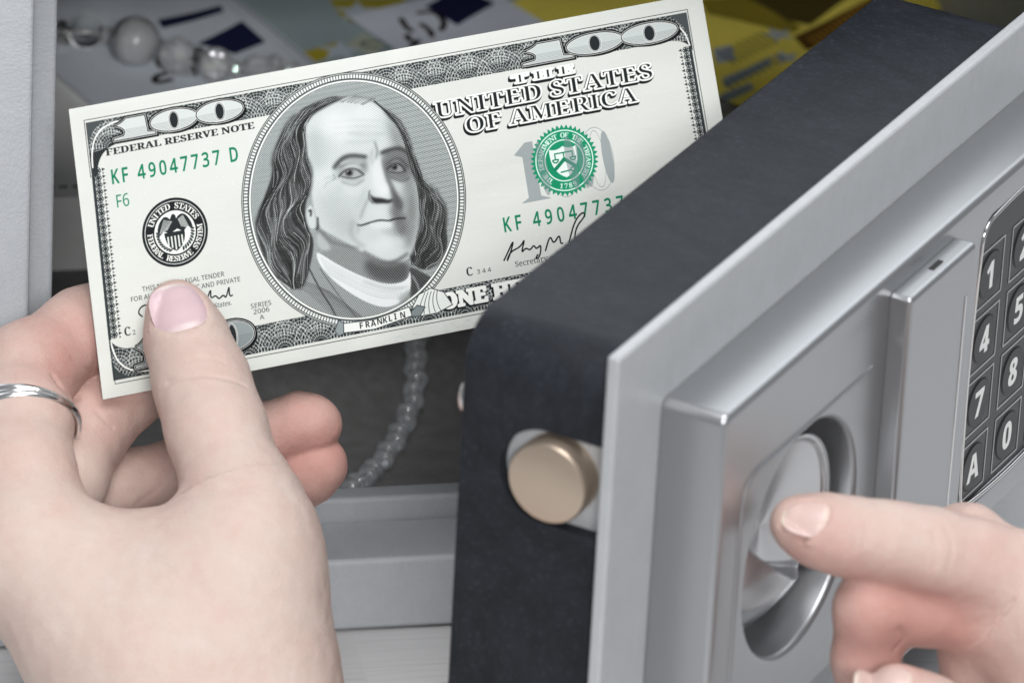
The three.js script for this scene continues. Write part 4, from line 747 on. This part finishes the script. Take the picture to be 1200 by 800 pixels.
// sheet with stars under the centre
flatNote({
  o: [-42, -276], a: -12, w: 138, h: 77, y: 41.4, label: 'grey blue banknote with olive stripes and pale stars under the navy square note', draw(x, loc, w, h) {
    x.fillStyle = '#a3b3b8'; x.fillRect(0, 0, w, h); fibres(x, w, h, 900, ['#5f6d74', '#99a59f', '#8a8a55']);
    const q = (...pts) => pts.map((p) => loc(...p));
    shape(x, q([385, 0], [480, 0], [455, 18], [415, 30], [400, 22]), '#b0a53c'); shape(x, q([330, 78], [345, 66], [395, 52], [410, 62], [340, 84]), '#b3a535'); shape(x, q([595, 30], [640, 14], [720, 2], [720, 25], [600, 50]), '#ada03c'); shape(x, q([660, -6], [760, -20], [760, 20], [680, 10]), '#7d7434');
    x.fillStyle = '#c4d0da'; for (const [a, b, r] of [[418, 16, 40], [398, 62, 38], [672, 8, 44], [640, 20, 20]]) star(x, ...loc(a, b), r, 0.4);
    shape(x, q([405, 55], [425, 40], [450, 55], [440, 70]), '#b7bfae'); x.strokeStyle = '#3f4a40'; x.lineWidth = 5; x.beginPath(); const e = loc(441, 55); x.ellipse(e[0], e[1], 24, 12, 0.4, 0, 6.3); x.stroke();
  },
});
// yellow notes at the right
for (const [k, y] of [[1, 41.2], [0, 42.2]]) flatNote({
  o: [97 - 44 + k * 7, -187 - 63 + k * 4], a: -35 - k * 5, w: 96, h: 77, y, curl: 0.6, group: 'yellow notes beside the door',
  label: k ? 'yellow banknote lying under another yellow note with a row of ruled lines' : 'yellow banknote with ruled dark lines and pale stars lying on top beside the door', draw(x, loc, w, h) {
    x.fillStyle = '#e8d860'; x.fillRect(0, 0, w, h); fibres(x, w, h, 1400, ['#c5b84a', '#83782a', '#b9b27a']);
    const q = (...pts) => pts.map((p) => loc(...p));
    shape(x, q([880, -10], [1010, -12], [950, 30], [900, 20], [850, -4]), '#4a4018'); shape(x, q([820, 0], [870, -4], [940, 32], [930, 40], [830, 18]), '#8c7e28');
    shape(x, q([930, 45], [1030, -5], [1040, 4], [955, 60], [945, 62]), '#5a3f12');
    x.strokeStyle = '#3a3016'; x.lineWidth = 2.2; for (let i = 0; i < 15; i++) { const a = loc(868 + i * 9, -16 + i * 0.5), b = loc(930 + i * 7, 30 - i * 4); x.beginPath(); x.moveTo(...a); x.lineTo(...b); x.stroke(); }
    x.strokeStyle = '#c79a3a'; x.lineWidth = 3; for (let i = 0; i < 16; i++) { const a = loc(946 + i * 5.5, 46 - i * 3.4), b = loc(960 + i * 5, 58 - i * 3.4); x.beginPath(); x.moveTo(...a); x.lineTo(...b); x.stroke(); }
    shape(x, q([846, 96], [900, 70], [905, 78], [850, 108]), '#8d9aa0'); shape(x, q([842, 116], [880, 100], [884, 106], [846, 126]), '#8d9aa0'); shape(x, q([836, 58], [858, 54], [862, 72], [840, 76]), '#9fa9b2');
    x.fillStyle = '#aab4bb'; star(x, ...loc(912, 42), 30, 0.3); star(x, ...loc(920, 70), 28, 0.5);
    x.strokeStyle = '#1e1c1a'; x.lineWidth = 4; for (let i = 0; i < 8; i++) { const a = loc(842 + i * 7, 62 - i * 3.2), b = loc(862 + i * 7, 76 - i * 3.2); x.beginPath(); x.moveTo(...a); x.lineTo(...b); x.stroke(); }
    for (let i = 0; i < 9; i++) { const a = loc(848 + i * 7.5, 100 - i * 4.2), b = loc(860 + i * 7.5, 108 - i * 4.2); x.beginPath(); x.moveTo(...a); x.lineTo(...b); x.stroke(); }
  },
});
// fan of grey blue notes at the left, the one with the navy bars on top
const greyBlue = (x, w, h, v) => { x.fillStyle = v; x.fillRect(0, 0, w, h); fibres(x, w, h, 500, ['#c3cbd6', '#8993a3', '#d4d9df']); };
for (let k = 3; k >= 1; k--) flatNote({ o: [-84 + 2.5 * k, -282 + 4 * k], a: -17 - k * 2.5, w: 60, h: 118, y: 41.0 + (3 - k) * 0.45, wave: 0.6, group: 'fanned notes on the paper box', label: ['uppermost', 'middle', 'lowest'][k - 1] + ' plain grey blue banknote of the fan under the navy bars', draw(x, loc, w, h) { greyBlue(x, w, h, ['#d3dbe4', '#c0cad6', '#d8dfe6'][k - 1]); x.strokeStyle = '#6d7787'; x.lineWidth = 3; x.strokeRect(6, 6, w - 12, h - 12); } });
flatNote({
  o: [-80, -255], a: -20, w: 60, h: 118, y: 42.6, wave: 0.8, label: 'grey blue banknote with a navy bar and navy block lying under the crystal beads', draw(x, loc, w, h) {
    greyBlue(x, w, h, '#dbe3ec'); const q = (...pts) => pts.map((p) => loc(...p));
    shape(x, q([184, 26], [258, 8], [262, 15], [190, 36]), '#1b2242'); shape(x, q([231, 53], [283, 27], [311, 51], [275, 66]), '#1b2145');
    inkStroke(x, q([196, 88], [182, 90], [180, 101], [199, 96]), 11); inkStroke(x, q([184, 70], [186, 80], [194, 82]), 10);
  },
});
// the note with the navy square and big brush-like letters
flatNote({
  o: [14, -247], a: -24, w: 44, h: 100, y: 43.6, wave: 0.7, label: 'pale blue banknote with a navy square and dark curved letters', draw(x, loc, w, h) {
    x.fillStyle = '#dde4f0'; x.fillRect(0, 0, w, h); fibres(x, w, h, 600, ['#c6cfdd', '#8f9bb2', '#d9dfe8']); const q = (...pts) => pts.map((p) => loc(...p));
    shape(x, q([498, 10], [538, -14], [580, 4], [536, 31]), '#161a40');
    inkStroke(x, q([491, 17], [510, 14], [522, 28], [517, 36]), 10); inkStroke(x, q([494, 30], [504, 36], [506, 43]), 10); inkStroke(x, q([470, 24], [476, 34], [482, 37]), 10); inkStroke(x, q([477, 42], [479, 50], [493, 48], [481, 56]), 10);
  },
});
// torn pale paper edges poking out of the right bundle
for (const [px, py, w, h, a, y, c, label] of [[852, 133, 22, 9, -38, 36, '#cfc4bf', 'pinkish crumpled paper scrap sticking out of the right stack of notes'], [850, 146, 16, 8, -46, 31, '#c9c6bd', 'greyish crumpled paper scrap low in the right stack of notes']]) {
  const p = onHeight(px, py, y);
  const o = flatNote({ o: [p.x, p.z - h], a, w, h, y, wave: 4, tilt: (s, t) => 1.6 * Math.sin(s * 14 + t * 5), label, draw(x, loc, W, H) { x.fillStyle = c; x.fillRect(0, 0, W, H); fibres(x, W, H, 120, ['#a99c96', '#ffffff', '#6d625c']); } });
  o.userData.category = 'paper'; o.name = numbered('paper_scrap');
}
// ---------------------------------------------------------------- crystal beads
const crystal = new THREE.MeshPhysicalMaterial({ color: lin(0.97, 0.98, 1), transmission: 0.8, thickness: 5, ior: 1.54, roughness: 0.05, iridescence: 0.6, iridescenceIOR: 1.6, flatShading: true });
const glassBead = new THREE.MeshPhysicalMaterial({ color: lin(0.9, 0.93, 0.96), transmission: 0.8, thickness: 4, ior: 1.5, roughness: 0.06, clearcoat: 0.6, clearcoatRoughness: 0.04 });
const clearBall = new THREE.MeshPhysicalMaterial({ color: lin(0.97, 0.98, 0.98), transmission: 1, thickness: 10, ior: 1.5, roughness: 0.03 });
const milky = new THREE.MeshPhysicalMaterial({ color: lin(0.85, 0.86, 0.87), roughness: 0.18, clearcoat: 0.6, clearcoatRoughness: 0.05 });
const stone = new THREE.MeshPhysicalMaterial({ color: lin(0.85, 0.84, 0.82), metalness: 1, roughness: 0.1, flatShading: true });
const cord = new THREE.MeshStandardMaterial({ color: lin(0.5, 0.5, 0.5), roughness: 0.6 });
function facetBead(r, flat = 0.72, seg = 9) {
  const g = new THREE.LatheGeometry([[0.12, -1], [0.55, -0.92], [0.92, -0.45], [1, 0], [0.92, 0.45], [0.55, 0.92], [0.12, 1]].map(([q, y]) => new THREE.Vector2(q * r, y * r * flat)), seg).toNonIndexed();
  g.computeVertexNormals(); return g;
}
function strung(name, label, list, threadR) {            // list: [px, py, height over the surface, radius, kind]
  const root = thing(name, label, 'jewellery');
  const C = list.map(([px, py, y, r]) => onHeight(px, py, y + r));
  list.forEach(([, , , r, kind, flat], i) => {
    const d = C[Math.min(i + 1, C.length - 1)].clone().sub(C[Math.max(i - 1, 0)]).normalize(), q = new THREE.Quaternion().setFromUnitVectors(V(0, 1, 0), d);
    const put = (nm, g, m) => { g.applyQuaternion(q); g.translate(C[i].x, C[i].y, C[i].z); return obj(nm, g, m, root); };
    if (kind === 'ball') put('bead', new THREE.SphereGeometry(r, 40, 28), clearBall);
    else if (kind === 'milk') { const o = put('bead', new THREE.SphereGeometry(r, 48, 32), clearBall); const k = new THREE.SphereGeometry(r * 0.72, 32, 24); k.scale(1, 0.8, 1); k.applyQuaternion(q); k.translate(C[i].x, C[i].y, C[i].z); obj('core', k, milky, o); }
    else if (kind === 'stone') { for (let s = 0; s < 7; s++) { const a = s * Math.PI * 2 / 7, g = new THREE.IcosahedronGeometry(r * 0.36, 0); g.translate(r * 0.72 * Math.cos(a), 0, r * 0.72 * Math.sin(a)); put('rhinestone', g, stone); } put('setting', new THREE.CylinderGeometry(r * 0.62, r * 0.62, r * 0.5, 20), M.chrome); }
    else if (kind === 'small') { const g = new THREE.SphereGeometry(r, 20, 14); g.scale(1, flat, 1); put('bead', g, glassBead); }
    else put('bead', facetBead(r, flat ?? 0.72), crystal);
  });
  obj('thread', new THREE.TubeGeometry(new THREE.CatmullRomCurve3(C), 60, threadR, 6), cord, root);
}
strung('crystal_bracelet', 'bracelet of large clear crystal beads lying on the grey blue notes', [
  [58, 40, 43, 3.2, 'facet'], [74, 39, 43, 3.6, 'stone'], [100, 37, 43, 4.6, 'ball'], [121, 41, 43, 2.6, 'facet', 1], [132, 43, 43, 2.2, 'facet'], [158, 48, 43, 6.6, 'milk'], [184, 57, 43, 3.0, 'facet', 0.8], [208, 66, 43, 5.3, 'facet', 0.85], [229, 73, 43, 4.2, 'stone'], [252, 76, 43, 4.8, 'facet', 0.85], [275, 82, 43, 2.6, 'facet'], [302, 78, 43, 3.4, 'facet', 1.1], [322, 74, 43, 2.6, 'facet'], [340, 84, 43, 3, 'facet'],
], 0.35);
{
  const path = new THREE.CatmullRomCurve3([V(500, 330, 0), V(492, 380, 0), V(487, 412, 0), V(487, 450, 0), V(477, 488, 0), V(460, 520, 0), V(438, 549, 0), V(408, 573, 0)]), list = [];
  for (let i = 0; i <= 21; i++) { const p = path.getPointAt(i / 21); list.push([p.x + (i % 2 ? 1.8 : -1.8), p.y, 20.2, 2.75, 'small', 0.6]); }
  strung('bead_necklace', 'strand of small faceted glass beads lying on the dark mat', list, 0.25);
}
renderer.render(scene, camera);
